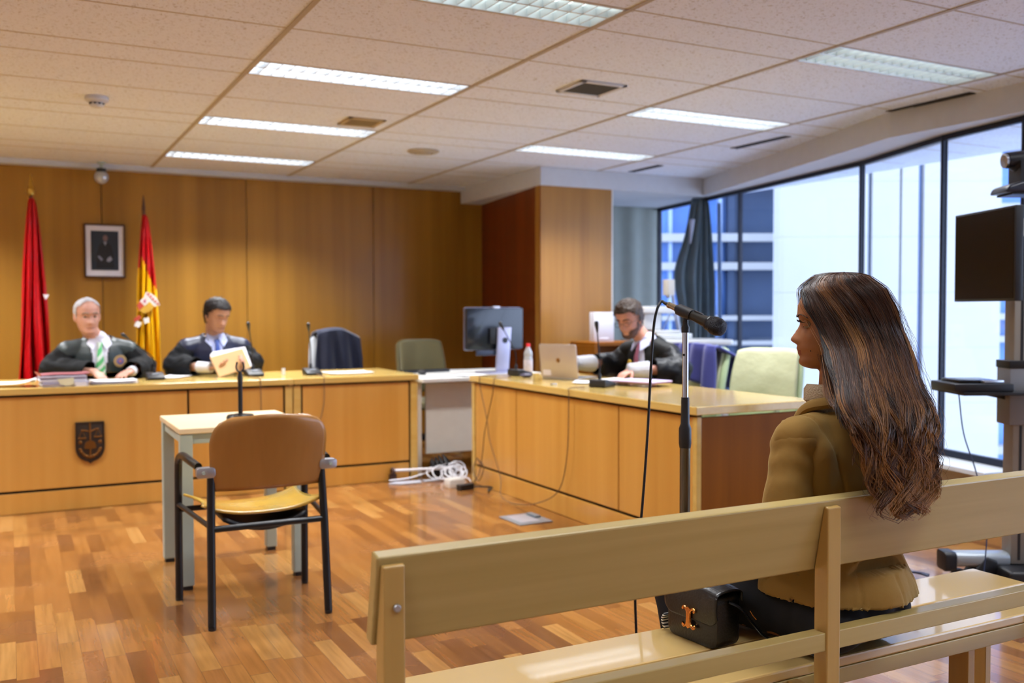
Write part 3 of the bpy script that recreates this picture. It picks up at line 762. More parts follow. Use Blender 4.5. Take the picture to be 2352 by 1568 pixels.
# ---------------------------------------------------------------- flags, portrait
def flag(name, label, px, top, w0, w1, cloth_fn, mats, finial, zt, zb=0.25, lean=0.0):
    r = empty(name, (px, 8.9, 0), 0, label, 'flag')
    bm = bmesh.new(); lathe(bm, [(0, 0), (0.15, 0), (0.15, 0.02), (0.05, 0.04), (0.02, 0.08), (0, 0.08)], (0, 0, 0), 28); mesh_obj('base', bm, M_['brass'], r)
    bm = bmesh.new(); tube(bm, [(0, 0, 0.05), (lean, 0, top)], 0.014, 10); mesh_obj('pole', bm, mat(name+'_pole', '#5a3216', 0.5), r)
    bm = bmesh.new()
    if finial:
        lathe(bm, [(0.014, 0), (0.03, 0.012), (0.034, 0.05), (0.022, 0.07), (0.026, 0.075), (0.006, 0.16), (0.0, 0.19)], (lean, 0, top-0.02), 14)
    else:
        lathe(bm, [(0.014, 0), (0.016, 0.02), (0.004, 0.13), (0.0, 0.14)], (lean, 0, top-0.02), 12)
    mesh_obj('finial', bm, M_['brass'] if finial else mat('dark_finial', '#4a2a10', 0.5), r)
    bm = bmesh.new(); NU, NV = 56, 60
    def P(u, v):
        z = zt - (zt-zb)*v
        wl = w0*(0.13+0.87*v**0.7); wr = w1*(0.13+0.87*v**0.55)
        a = u*2-1
        x = a*(wl if a < 0 else wr) + lean*(z/top)
        amp = 0.012+0.05*v
        y = -0.03 + amp*math.sin(a*9+1.3*math.sin(v*3.1)+0.5) + amp*0.5*math.sin(a*19+v*4)
        y -= 0.04*(1-a*a)
        return (x + 0.012*math.sin(v*9+a*4)*v, y, z + 0.012*math.sin(a*7)*v)
    grid(bm, P, NU, NV)
    bm.faces.ensure_lookup_table()
    k = 0
    for j in range(NV-1):
        for i in range(NU-1):
            bm.faces[k].material_index = cloth_fn(i/(NU-1), j/(NV-1)); k += 1
    o = mesh_obj('cloth', bm, mats, r); bake(o, [('SOLID', 0.004)])
    return r, P
red = mat('red_satin', '#b8030f', 0.42)
dred = mat('deep_red_satin', '#b20511', 0.42)
yel = mat('yellow_satin', '#e2ae06', 0.4)
r1, P1 = flag('red_flag', 'plain red flag hanging folded on its pole at far left', 0.175, 2.24, 0.135, 0.15, lambda u, v: 0, [red], True, 2.20, 0.3)
# white star point showing on the fold
bm = bmesh.new(); prism(bm, [(-0.022, 0.02), (0.024, 0.022), (0.012, -0.002), (-0.006, -0.022), (-0.012, 0.0)], 'y', -0.004, 0.0)
o = mesh_obj('star_point', bm, M_['paper'], r1); o.location = (0.095, -0.125, 1.385)
def spain(u, v):
    # diagonal drape of the red-yellow-red cloth
    if u < 0.14:
        return 1 if 0.24 < v < 0.62 else 0
    if v < 0.15 + 0.20*u: return 0
    if u > 0.95 and v > 0.78: return 0
    return 1
r2, P2 = flag('spanish_flag', 'red and yellow flag with coat of arms, on its pole beside the framed portrait', 1.05, 2.16, 0.115, 0.14, spain, [dred, yel], False, 2.10, 0.3)
# coat of arms: crown, quartered shield, pillars - flat appliqué following the folds
mw = mat('arms_white', '#d8d4cc', 0.7); mr = mat('arms_red', '#b3402a', 0.7); mg = mat('arms_gold', '#c89a30', 0.6); mp_ = mat('arms_pink', '#b06a78', 0.7)
def patch(name, pts, mt, dy=0.012, th=0.004):
    """flat cloth patch lying on the flag, in flag space (x, z)"""
    bm = bmesh.new(); n = len(pts); cx = sum(p[0] for p in pts)/n; cz = sum(p[1] for p in pts)/n
    prism(bm, [(p[0]-0.01, p[1]) for p in pts], 'y', -0.135+dy-th, -0.135+dy)
    return mesh_obj(name, bm, mt, r2)
ca, sa = math.cos(math.radians(-48)), math.sin(math.radians(-48))
def rot2(p, o=(0.015, 1.33)): p = (p[0]*0.8, p[1]*0.8); return (o[0]+p[0]*ca-p[1]*sa, o[1]+p[0]*sa+p[1]*ca)
patch('crown', [rot2(p) for p in [(-0.085, 0.035), (0.07, 0.035), (0.095, 0.085), (0.06, 0.10), (0.02, 0.112), (-0.02, 0.112), (-0.06, 0.10), (-0.10, 0.085)]], mw)
for k in range(5):
    c = rot2((-0.07+0.035*k, 0.078)); bm = bmesh.new(); lathe(bm, [(0, 0), (0.011, 0), (0.011, 0.003), (0, 0.003)], (c[0]-0.01, -0.131, c[1]), 12, (0, 1, 0)); mesh_obj('crown_jewel', bm, mr, r2)
patch('shield_quarter', [rot2(p) for p in [(-0.075, 0.03), (-0.004, 0.03), (-0.004, -0.035), (-0.075, -0.035)]], mw)
patch('shield_quarter', [rot2(p) for p in [(0.0, 0.03), (0.07, 0.03), (0.07, -0.035), (0.0, -0.035)]], mg)
patch('shield_quarter', [rot2(p) for p in [(-0.075, -0.038), (-0.004, -0.038), (-0.004, -0.11), (-0.06, -0.09)]], mr)
patch('shield_quarter', [rot2(p) for p in [(0.0, -0.038), (0.07, -0.038), (0.055, -0.09), (0.0, -0.11)]], mg)
patch('lion', [rot2(p) for p in [(-0.06, 0.015), (-0.04, 0.02), (-0.02, 0.0), (-0.025, -0.02), (-0.05, -0.015)]], mp_, 0.009)
patch('pillar_band', [(-0.075, 1.19), (-0.03, 1.17), (-0.055, 1.125), (-0.095, 1.14)], mw, 0.010)
patch('pillar_band', [(-0.02, 1.205), (0.025, 1.215), (0.03, 1.17), (-0.012, 1.16)], mw, 0.010)
patch('ribbon', [(-0.10, 1.20), (-0.05, 1.235), (-0.035, 1.21), (-0.085, 1.17)], mr, 0.010)

r = empty('framed_portrait', (0.757, 9.198, 1.80), 0, 'framed dark portrait print with white mount on the wooden wall', 'framed picture')
bm = bmesh.new()
for q in ((-0.168, 0.168, 0.222, 0.236), (-0.168, 0.168, -0.236, -0.222), (-0.168, -0.154, -0.222, 0.222), (0.154, 0.168, -0.222, 0.222)):
    box(bm, q[0], q[1], -0.028, -0.0005, q[2], q[3])
mesh_obj('frame', bm, mat('dark_wood_frame', '#4a2a12', 0.45), r, bevel=0.002)
bm = bmesh.new(); box(bm, -0.154, 0.154, -0.012, -0.001, -0.222, 0.222); mesh_obj('mount', bm, mat('white_mount', '#e4e4ee', 0.5), r)
bm = bmesh.new(); box(bm, -0.113, 0.113, -0.014, -0.012, -0.170, 0.176); pr = mesh_obj('print', bm, mat('dark_print', '#1c2836', 0.35), r)
def flatp(name, pts, c, y=-0.0155):
    bm = bmesh.new(); prism(bm, pts, 'y', y, y+0.0015); return mesh_obj(name, bm, mat(name+'_print', c, 0.5), pr)
def ell(cx, cz, a, b_, n=18): return [(cx+a*math.cos(2*PI*k/n), cz+b_*math.sin(2*PI*k/n)) for k in range(n)]
flatp('printed_robe', [(-0.07, -0.15), (0.075, -0.15), (0.072, -0.03), (0.05, 0.05), (0.02, 0.08), (-0.015, 0.08), (-0.045, 0.05), (-0.068, -0.03)], '#0f151c')
flatp('printed_face', ell(0.005, 0.112, 0.02, 0.027), '#7a5f5c', -0.0165)
flatp('printed_collar', [(-0.012, 0.08), (0.018, 0.08), (0.004, 0.045)], '#8d8d9c', -0.0165)
flatp('printed_cuff', [(-0.06, -0.05), (-0.045, -0.042), (-0.015, -0.075), (-0.03, -0.09)], '#7d8098', -0.017)
flatp('printed_cuff', [(0.02, -0.065), (0.045, -0.045), (0.062, -0.075), (0.035, -0.098), (0.012, -0.088)], '#8d90a2', -0.017)

# ---------------------------------------------------------------- papers
def sheet(name, lab, c, size, rz, mt=None, z=0.7925, th=0.004, cat='paper', group=None, curl=0.004):
    bm = bmesh.new(); w_, h_ = size
    def P(u, v):
        x, y = (u-0.5)*w_, (v-0.5)*h_
        return (x, y, th + curl*(abs(u-0.5)*2)**3*abs(math.sin(v*3+1)))
    grid(bm, P, 9, 9)
    o = mesh_obj(name, bm, mt or M_['paper'], None); bake(o, [('SOLID', min(th*0.9, 0.003))])
    o.location = (c[0], c[1], z); o.rotation_euler = (0, 0, rz)
    return tag(o, lab, cat, group)
def stack(name, lab, c, size, layers, rz, z=0.79, cat='paper stack', seed=1, mats=None):
    """pile of slightly shuffled folders: each folder a part"""
    rnd = random.Random(seed); r = empty(name, (c[0], c[1], z), rz, lab, cat); zz = 0.0005
    for k in range(layers):
        t = rnd.uniform(0.007, 0.013); dx, dy = rnd.uniform(-0.008, 0.008), rnd.uniform(-0.008, 0.008)
        bm = bmesh.new(); a, b_ = size[0]/2, size[1]/2
        v = box(bm, -a+dx, a+dx, -b_+dy, b_+dy, zz, zz+t-0.0008)
        mesh_obj('folder', bm, (mats or [M_['paper']])[k % len(mats or [1])], r, bevel=0.0015)
        zz += t
    return r, zz
fm = [mat('folder_grey', '#b9b7c8', 0.7), mat('folder_white', '#dcdce4', 0.7), mat('folder_lilac', '#a7a6bd', 0.7)]
r, zt_ = stack('case_file_stack', 'thick stack of case files with a reddish folder on top, on the judges desk', (0.30, 6.80), (0.27, 0.22), 7, 0.05, mats=fm)
bm = bmesh.new(); grid(bm, lambda u, v: (-0.14+0.29*u, -0.11+0.22*v, zt_+0.004+0.012*u**3+0.004*math.sin(u*5)), 14, 4); o = mesh_obj('red_folder', bm, mat('red_folder', '#8c4a50', 0.6), r); bake(o, [('SOLID', 0.004)])
bm = bmesh.new(); hexa(bm, [(-0.15, -0.09, zt_+0.002), (-0.13, -0.09, zt_+0.002), (-0.13, -0.05, zt_+0.002), (-0.15, -0.05, zt_+0.002), (-0.17, -0.1, zt_+0.03), (-0.135, -0.1, zt_+0.012), (-0.135, -0.05, zt_+0.012), (-0.17, -0.05, zt_+0.03)]); mesh_obj('orange_tab', bm, mat('salmon_tab', '#e0907a', 0.7), r)
bm = bmesh.new(); prism(bm, [(-0.045, 0.05), (0.05, 0.056), (0.052, 0.015), (0.03, 0.008), (0.005, 0.006), (-0.03, 0.018)], 'y', -0.122, -0.118); mesh_obj('yellow_note', bm, mat('yellow_note', '#dcdcb8', 0.7), r)
bm = bmesh.new(); box(bm, 0.055, 0.125, -0.124, -0.116, 0.002, 0.028); mesh_obj('white_label', bm, M_['paper'], r)
sheet('open_document', 'white open documents under the hand of the grey-haired judge', (0.605, 6.86), (0.28, 0.21), 0.02, th=0.016, curl=0.006)
sheet('document_pile', 'lower grey-edged papers under the open documents', (0.605, 6.85), (0.28, 0.20), 0.04, fm[0], th=0.004)
sheet('crumpled_papers', 'loose crumpled white papers at the far left end of the judges desk', (-0.03, 6.88), (0.34, 0.24), -0.08, th=0.02, curl=0.03)
sheet('paper_sheet', 'single white sheet between the two robed judges', (1.05, 7.24), (0.17, 0.26), -0.5)
sheet('paper_sheet', 'single white sheet on the right-hand judges desk section beside the microphone', (2.29, 7.08), (0.34, 0.25), 0.0)

# ---------------------------------------------------------------- gooseneck microphones
def gooseneck(lab, base, rz, tip, cable):
    r = empty('gooseneck_microphone', (base[0], base[1], 0.791), rz, lab, 'microphone', 'gooseneck microphones on the desks')
    bm = bmesh.new()
    prism(bm, [(-0.075, 0.0), (0.075, 0.0), (0.075, 0.022), (-0.03, 0.048), (-0.075, 0.05)], 'x', -0.058, 0.058)
    mesh_obj('base', bm, M_['blackplastic'], r, bevel=0.008, segs=3)
    bm = bmesh.new(); obox(bm, (0.0, 0.02, 0.040), (0.045, 0.018, 0.006), Matrix.Rotation(-0.25, 3, 'X')); mesh_obj('button', bm, mat('grey_button', '#8a909c', 0.5), r)
    Rz = Matrix.Rotation(-rz, 3, 'Z'); t = Rz @ (Vector(tip) - Vector((base[0], base[1], 0.79)))
    b0 = Vector((0.0, -0.04, 0.048))
    d = (t-b0)
    pts = spline([b0, b0+Vector((0, 0, d.z*0.33))+d*0.04, b0+Vector((d.x*0.45, d.y*0.45, d.z*0.66)), t], 8)
    bm = bmesh.new(); lathe(bm, [(0, 0), (0.011, 0), (0.011, 0.03), (0.007, 0.04), (0, 0.04)], b0-Vector((0, 0, 0.004)), 12); mesh_obj('socket', bm, M_['blackplastic'], r)
    bm = bmesh.new(); tube(bm, pts, 0.0042, 8); mesh_obj('neck', bm, M_['blackmetal'], r)
    dd = (pts[-1]-pts[-2]).normalized()
    bm = bmesh.new(); lathe(bm, [(0.0, -0.05), (0.006, -0.05), (0.011, -0.02), (0.0135, 0.0), (0.013, 0.012), (0.008, 0.02), (0, 0.021)], t, 14, dd); mesh_obj('capsule', bm, M_['blackplastic'], r)
    if cable:
        o = empty
        Q = [Matrix.Rotation(-rz, 3, 'Z') @ (Vector(p)-Vector((base[0], base[1], 0.79))) for p in cable]
        bm = bmesh.new(); tube(bm, spline(Q, 8), 0.0032, 7); mesh_obj('cord', bm, M_['browncable'], r)
    return r
gooseneck('gooseneck microphone leaning before the left shoulder of the grey-haired judge', (0.895, 7.07), PI, (0.68, 6.93, 1.105), None)
gooseneck('gooseneck microphone in front of the judge reading papers', (1.58, 7.08), PI, (1.52, 6.98, 1.17), [(1.52, 7.09, 0.80), (1.535, 6.9, 0.796), (1.53, 6.70, 0.797), (1.53, 6.664, 0.77), (1.53, 6.66, 0.5), (1.50, 6.66, 0.3)])
gooseneck('gooseneck microphone on the right-hand judges desk section', (1.99, 7.0), PI, (1.945, 6.93, 1.16), [(2.0, 6.94, 0.80), (2.0, 6.8, 0.796), (1.985, 6.69, 0.799), (1.98, 6.663, 0.77), (1.975, 6.66, 0.6), (1.93, 6.66, 0.4), (1.93, 6.66, 0.2)])
gooseneck('gooseneck microphone at the far end of the side desk before the monitor', (3.30, 6.17), -PI/2+0.25, (3.19, 6.26, 1.165),
          [(3.2, 6.15, 0.80), (3.05, 6.2, 0.796), (2.975, 6.17, 0.79), (2.972, 6.15, 0.7), (2.97, 6.05, 0.5), (2.97, 6.0, 0.35), (2.975, 5.85, 0.12), (2.93, 5.75, 0.012), (2.9, 5.5, 0.006), (2.92, 5.25, 0.05), (2.968, 5.05, 0.16), (2.97, 4.95, 0.4), (2.97, 4.93, 0.74), (2.978, 4.935, 0.797), (3.1, 4.96, 0.797)])
gooseneck('gooseneck microphone on the side desk in front of the bearded man', (3.27, 5.02), -PI/2+0.5, (3.20, 4.98, 1.18), None)
bm = bmesh.new(); tube(bm, spline([(3.15, 6.02, 0.797), (3.03, 5.98, 0.796), (2.978, 5.95, 0.79), (2.971, 5.96, 0.68), (2.97, 6.08, 0.42), (2.97, 6.12, 0.25), (2.95, 6.14, 0.1), (2.9, 6.16, 0.03), (2.86, 6.16, 0.014)], 8), 0.0035, 7)
for k in range(3): tube(bm, spline([(2.93+0.01*k, 6.13, 0.22-0.02*k), (2.955, 6.07, 0.16), (2.93, 6.10, 0.06), (2.91, 6.15, 0.13), (2.93, 6.13, 0.22)], 6), 0.0035, 6)
tag(mesh_obj('tangled_cable', bm, M_['browncable']), 'brown cable tied in a loop hanging down the front of the side desk', 'cable')
bm = bmesh.new(); tube(bm, spline([(2.90, 6.12, 0.02), (2.97, 5.98, 0.03), (2.93, 5.95, 0.012), (2.99, 6.05, 0.012), (2.9, 6.0, 0.01)][:4], 8), 0.006, 7)
obox(bm, (2.84, 6.13, 0.02), (0.12, 0.05, 0.036), Matrix.Rotation(0.25, 3, 'Z'))
tag(mesh_obj('power_adapter', bm, M_['blackplastic']), 'black power adapter lying at the foot of the side desk', 'adapter')
# small glass object between desks
bm = bmesh.new(); lathe(bm, [(0, 0), (0.014, 0), (0.014, 0.05), (0.0, 0.052)], (1.80, 7.10, 0.791), 14)
tag(mesh_obj('small_glass', bm, mat('clear_glass', '#c9ccd0', 0.08, 0, 0.5, 0.3)), 'tiny clear glass object where the two judges desk tops meet', 'glass')

# ---------------------------------------------------------------- computer corner
r = empty('computer_monitor', (3.52, 7.02, 0.753), 0.10, 'black computer monitor with silver stand seen from behind', 'monitor')
bm = bmesh.new(); prism(bm, rrect(-0.272, 0.272, 0.195, 0.535, 0.012), 'y', -0.012, 0.022); mesh_obj('screen_housing', bm, mat('monitor_back', '#141821', 0.22, coat=0.3), r, bevel=0.004)
bm = bmesh.new(); prism(bm, rrect(-0.277, 0.277, 0.190, 0.540, 0.014), 'y', 0.0225, 0.030); mesh_obj('bezel', bm, mat('silver_bezel', '#8d8fa6', 0.35, 0.5), r, bevel=0.002)
bm = bmesh.new(); prism(bm, [(-0.018, 0.530), (0.045, 0.530), (0.045, 0.548), (-0.018, 0.548)], 'y', -0.014, 0.02); mesh_obj('webcam', bm, mat('webcam_silver', '#c4c6d4', 0.35, 0.3), r, bevel=0.003)
bm = bmesh.new(); hexa(bm, [(-0.02, -0.06, 0.01), (0.10, -0.06, 0.01), (0.10, -0.04, 0.01), (-0.02, -0.04, 0.01), (0.005, -0.05, 0.375), (0.135, -0.05, 0.375), (0.135, -0.03, 0.375), (0.005, -0.03, 0.375)]); mesh_obj('stand', bm, mat('stand_silver', '#a4a4be', 0.35, 0.4), r, bevel=0.004)
bm = bmesh.new(); lathe(bm, [(0.016, 0), (0.024, 0), (0.024, 0.005), (0.016, 0.005)], (0.068, -0.058, 0.27), 20, (0, 1, 0.03)); mesh_obj('cable_ring', bm, M_['blackplastic'], r)
bm = bmesh.new(); box(bm, -0.06, 0.10, -0.03, -0.0125, 0.24, 0.37); mesh_obj('mount_block', bm, M_['blackplastic'], r, bevel=0.003)
bm = bmesh.new(); box(bm, -0.18, 0.03, -0.028, 0.01, 0.148, 0.189); mesh_obj('speaker_bar', bm, mat('speaker_grey', '#2c3347', 0.4), r, bevel=0.006)
bm = bmesh.new(); box(bm, -0.11, 0.19, -0.11, 0.13, 0.0, 0.012); mesh_obj('foot', bm, mat('foot_silver', '#a4a4be', 0.35, 0.4), r, bevel=0.004)
r = empty('keyboard', (3.05, 7.42, 0.753), 0.12, 'black keyboard lying on the white computer desk', 'keyboard')
bm = bmesh.new(); hexa(bm, [(-0.22, -0.07, 0), (0.22, -0.07, 0), (0.22, 0.07, 0), (-0.22, 0.07, 0), (-0.22, -0.07, 0.024), (0.22, -0.07, 0.024), (0.22, 0.07, 0.014), (-0.22, 0.07, 0.014)]); mesh_obj('case', bm, M_['blackplastic'], r, bevel=0.003)
bm = bmesh.new()
for i in range(18):
    for j in range(5): box(bm, -0.205+i*0.023, -0.187+i*0.023, -0.055+j*0.022, -0.037+j*0.022, 0.014, 0.027-0.002*j)
mesh_obj('keys', bm, M_['screen'], r)
bm = bmesh.new(); ellipsoid(bm, (0, 0, 0.021), (0.032, 0.055, 0.02)); box(bm, -0.02, 0.02, -0.03, 0.03, 0, 0.01)
o = tag(mesh_obj('computer_mouse', bm, M_['blackplastic']), 'black computer mouse near the left edge of the white desk', 'mouse'); o.location = (2.93, 7.15, 0.753)
sheet('paper_sheet', 'white sheet lying under the monitor stand on the white desk', (3.20, 6.86), (0.21, 0.20), 0.4, z=0.7545)
# bottle
r = empty('water_bottle', (3.44, 6.30, 0.791), 0, 'clear water bottle with red cap standing on the side desk', 'bottle')
bm = bmesh.new(); lathe(bm, [(0, 0), (0.030, 0.0), (0.033, 0.01), (0.033, 0.055), (0.030, 0.062), (0.033, 0.07), (0.033, 0.12), (0.029, 0.13), (0.033, 0.142), (0.031, 0.165), (0.014, 0.198), (0.013, 0.208), (0, 0.208)], (0, 0, 0), 24)
mesh_obj('body', bm, mat('pet_plastic', '#b9bec8', 0.1, 0.1, 0.5, 0.6), r)
bm = bmesh.new(); lathe(bm, [(0.0336, 0.018), (0.0338, 0.019), (0.0338, 0.105), (0.0336, 0.106)], (0, 0, 0), 24); mesh_obj('label', bm, mat('bottle_label', '#c9c4d2', 0.5, vary=(40, 0.25)), r)
bm = bmesh.new(); lathe(bm, [(0, 0.205), (0.0155, 0.205), (0.0155, 0.226), (0.013, 0.229), (0, 0.229)], (0, 0, 0), 20); mesh_obj('cap', bm, mat('red_cap', '#e0202a', 0.4), r)
# laptop, open, seen from behind
r = empty('laptop', (3.36, 5.70, 0.79), -1.2, 'open silver laptop on the side desk, lid toward the camera', 'laptop')
bm = bmesh.new(); prism(bm, rrect(-0.162, 0.162, 0.0, 0.225, 0.014), 'z', 0.002, 0.016); mesh_obj('base', bm, M_['alu'], r, bevel=0.002)
bm = bmesh.new(); prism(bm, rrect(-0.145, 0.145, 0.02, 0.12, 0.004), 'z', 0.0162, 0.0172); mesh_obj('keys', bm, M_['blackplastic'], r)
bm = bmesh.new(); prism(bm, rrect(-0.162, 0.162, 0.0, 0.232, 0.014), 'y', 0.0, 0.006); ld = mesh_obj('lid', bm, mat('laptop_lid', '#b7aca4', 0.35, 0.35), r, bevel=0.002); ld.location = (0, -0.003, 0.014); ld.rotation_euler = (0.12, 0, 0)
bm = bmesh.new(); lathe(bm, [(0, 0), (0.017, 0), (0.017, 0.0012), (0, 0.0012)], (0, -0.0013, 0.12), 24, (0, 1, 0)); lg = mesh_obj('lid_logo', bm, mat('logo_gold', '#a8824c', 0.25, 0.8), ld)
bm = bmesh.new()
for dx in (-0.006, 0.004):
    hexa(bm, [(dx, -0.0024, 0.108), (dx+0.0025, -0.0024, 0.108), (dx+0.0025, -0.0014, 0.108), (dx, -0.0014, 0.108), (dx+0.004, -0.0024, 0.132), (dx+0.0065, -0.0024, 0.132), (dx+0.0065, -0.0014, 0.132), (dx+0.004, -0.0014, 0.132)])
mesh_obj('logo_letters', bm, mat('logo_dark', '#6a5030', 0.4), ld)
bm = bmesh.new(); box(bm, -0.14, -0.07, -0.0012, -0.0002, 0.012, 0.05); mesh_obj('sticker', bm, mat('white_sticker', '#d6cfd6', 0.6), ld)
bm = bmesh.new(); prism(bm, rrect(-0.152, 0.152, 0.01, 0.222, 0.006), 'y', 0.0062, 0.0070); mesh_obj('screen', bm, M_['screen'], ld)
# papers about the laptop
sheet('paper_sheet', 'white papers just right of the laptop on the side desk', (3.40, 5.30), (0.22, 0.30), 0.9)
sheet('paper_sheet', 'white paper under the bearded man\'s resting wrists', (3.55, 5.25), (0.21, 0.30), 0.2, z=0.8030)
rr_, z_ = stack('lilac_folder', 'lilac folder pile behind the nearer desk microphone', (3.53, 4.98), (0.23, 0.32), 2, 0.35, z=0.8090, mats=[mat('maroon_folder', '#8a5560', 0.6), mat('lilac_folder', '#c4b4d8', 0.6)], cat='folder')
bm = bmesh.new(); ellipsoid(bm, (0, 0, 0.015), (0.05, 0.035, 0.014)); box(bm, -0.02, 0.03, -0.012, 0.012, 0.0, 0.03)
o = tag(mesh_obj('folded_spectacles_case', bm, mat('dark_blue_case', '#3a3550', 0.4)), 'small dark object lying just left of the laptop', 'case'); o.location = (3.25, 5.98, 0.792)
bm = bmesh.new(); box(bm, -0.02, 0.02, -0.012, 0.012, 0.0, 0.01)
o = tag(mesh_obj('memory_stick', bm, M_['alu'], None, bevel=0.002), 'tiny grey stick at the desk edge below the laptop', 'memory stick'); o.location = (3.08, 5.30, 0.791)
bm = bmesh.new(); grid(bm, lambda u, v: (-0.12+0.24*u, -0.09+0.18*v, 0.004+0.022*math.sin(u*PI)*math.sin(v*PI)), 10, 8); o = mesh_obj('white_cloth', bm, M_['paper']); bake(o, [('SOLID', 0.003)])
tag(o, 'white folded paper heap between bottle and laptop', 'paper'); o.location = (3.62, 6.15, 0.79)

# ---------------------------------------------------------------- cable clutter between desks
r = empty('power_strip', (2.93, 6.26, 0), 0.05, 'white box-shaped power socket on the floor between the desks', 'power strip')
bm = bmesh.new(); box(bm, -0.18, -0.06, -0.045, 0.045, 0.0, 0.062); mesh_obj('box', bm, M_['whitelam'], r, bevel=0.004)
bm = bmesh.new(); box(bm, -0.17, -0.07, -0.035, 0.035, 0.0625, 0.066); mesh_obj('lid', bm, M_['white'], r, bevel=0.002)
bm = bmesh.new()
rnd = random.Random(3)
for k in range(9):
    cx, cyy = 2.80+0.05*k*0.4+rnd.uniform(-0.03, 0.12), 6.58+rnd.uniform(-0.05, 0.1); ra = rnd.uniform(0.05, 0.075)
    tilt = rnd.uniform(0.5, 1.2); pts = []
    for q in range(25):
        a = 2*PI*q/24; pts.append((cx+ra*math.cos(a), cyy+ra*math.sin(a)*math.cos(tilt), 0.012+ra*(1+math.sin(a))*math.sin(tilt)*0.8))
    tube(bm, pts, 0.005, 7)
tube(bm, spline([(2.45, 6.62, 0.02), (2.6, 6.6, 0.03), (2.75, 6.64, 0.05), (2.9, 6.72, 0.06), (3.1, 6.7, 0.02)]), 0.006, 7)
tube(bm, spline([(2.96, 6.3, 0.02), (3.0, 6.45, 0.02), (2.9, 6.55, 0.03)]), 0.005, 7)
tag(mesh_obj('white_cable_coil', bm, M_['whitecable']), 'tangle of white cables on the floor below the white desk', 'cable')
bm = bmesh.new()
for k in range(4): tube(bm, spline([(2.80+0.04*k, 6.62, 0.10), (2.84+0.03*k, 6.74, 0.13+0.01*k), (2.9+0.05*k, 6.75, 0.03), (3.1, 6.9-0.03*k, 0.02)]), 0.008, 7)
box(bm, 2.85, 2.97, 6.72, 6.8, 0.0, 0.11)
tag(mesh_obj('black_cable_bundle', bm, M_['cable']), 'black adapters and cables behind the white cable tangle', 'cable')
bm = bmesh.new(); tube(bm, [(2.50, 6.655, 0.085), (2.94, 6.62, 0.075)], 0.011, 10)
tag(mesh_obj('grey_rod', bm, M_['whitecable']), 'light grey rod lying across the foot of the judges desk', 'rod')
bm = bmesh.new(); lathe(bm, [(0, 0), (0.03, 0), (0.033, 0.01), (0.03, 0.02), (0, 0.02)], (2.485, 6.665, 0.075), 20, (1, 0, 0)); box(bm, 2.47, 2.52, 6.65, 6.68, 0.0, 0.06)
tag(mesh_obj('rod_end_cap', bm, mat('dark_brown_plastic', '#3a2018', 0.5)), 'round dark end piece of the grey rod', 'cap')
bm = bmesh.new(); prism(bm, [(2.42, 6.56), (2.50, 6.50), (2.66, 6.50), (2.68, 6.58), (2.5, 6.62)], 'z', 0.001, 0.012)
box(bm, 2.69, 2.82, 6.52, 6.57, 0.001, 0.014); box(bm, 2.83, 2.98, 6.53, 6.58, 0.001, 0.014)
tag(mesh_obj('floor_cable_cover', bm, mat('silver_cover', '#b3b7c2', 0.4, 0.3), None, bevel=0.002), 'silver cable duct cover on the floor at the desk gap', 'cable cover')
r = empty('floor_socket', (2.755, 5.08, 0.0), 0.02, 'grey metal floor socket box set in the parquet', 'floor socket')
bm = bmesh.new(); prism(bm, rrect(-0.115, 0.115, -0.135, 0.135, 0.01), 'z', 0.0008, 0.006); mesh_obj('frame', bm, mat('socket_grey', '#8d949c', 0.4, 0.4), r, bevel=0.0015)
bm = bmesh.new(); prism(bm, rrect(-0.085, 0.045, -0.10, 0.10, 0.006), 'z', 0.0062, 0.009); mesh_obj('lid', bm, mat('socket_lid', '#b4b8c4', 0.35, 0.4), r, bevel=0.001)
bm = bmesh.new(); box(bm, 0.055, 0.095, -0.02, 0.09, 0.0062, 0.020); mesh_obj('cable_flap', bm, mat('socket_flap', '#7f8890', 0.4, 0.4), r, bevel=0.003)

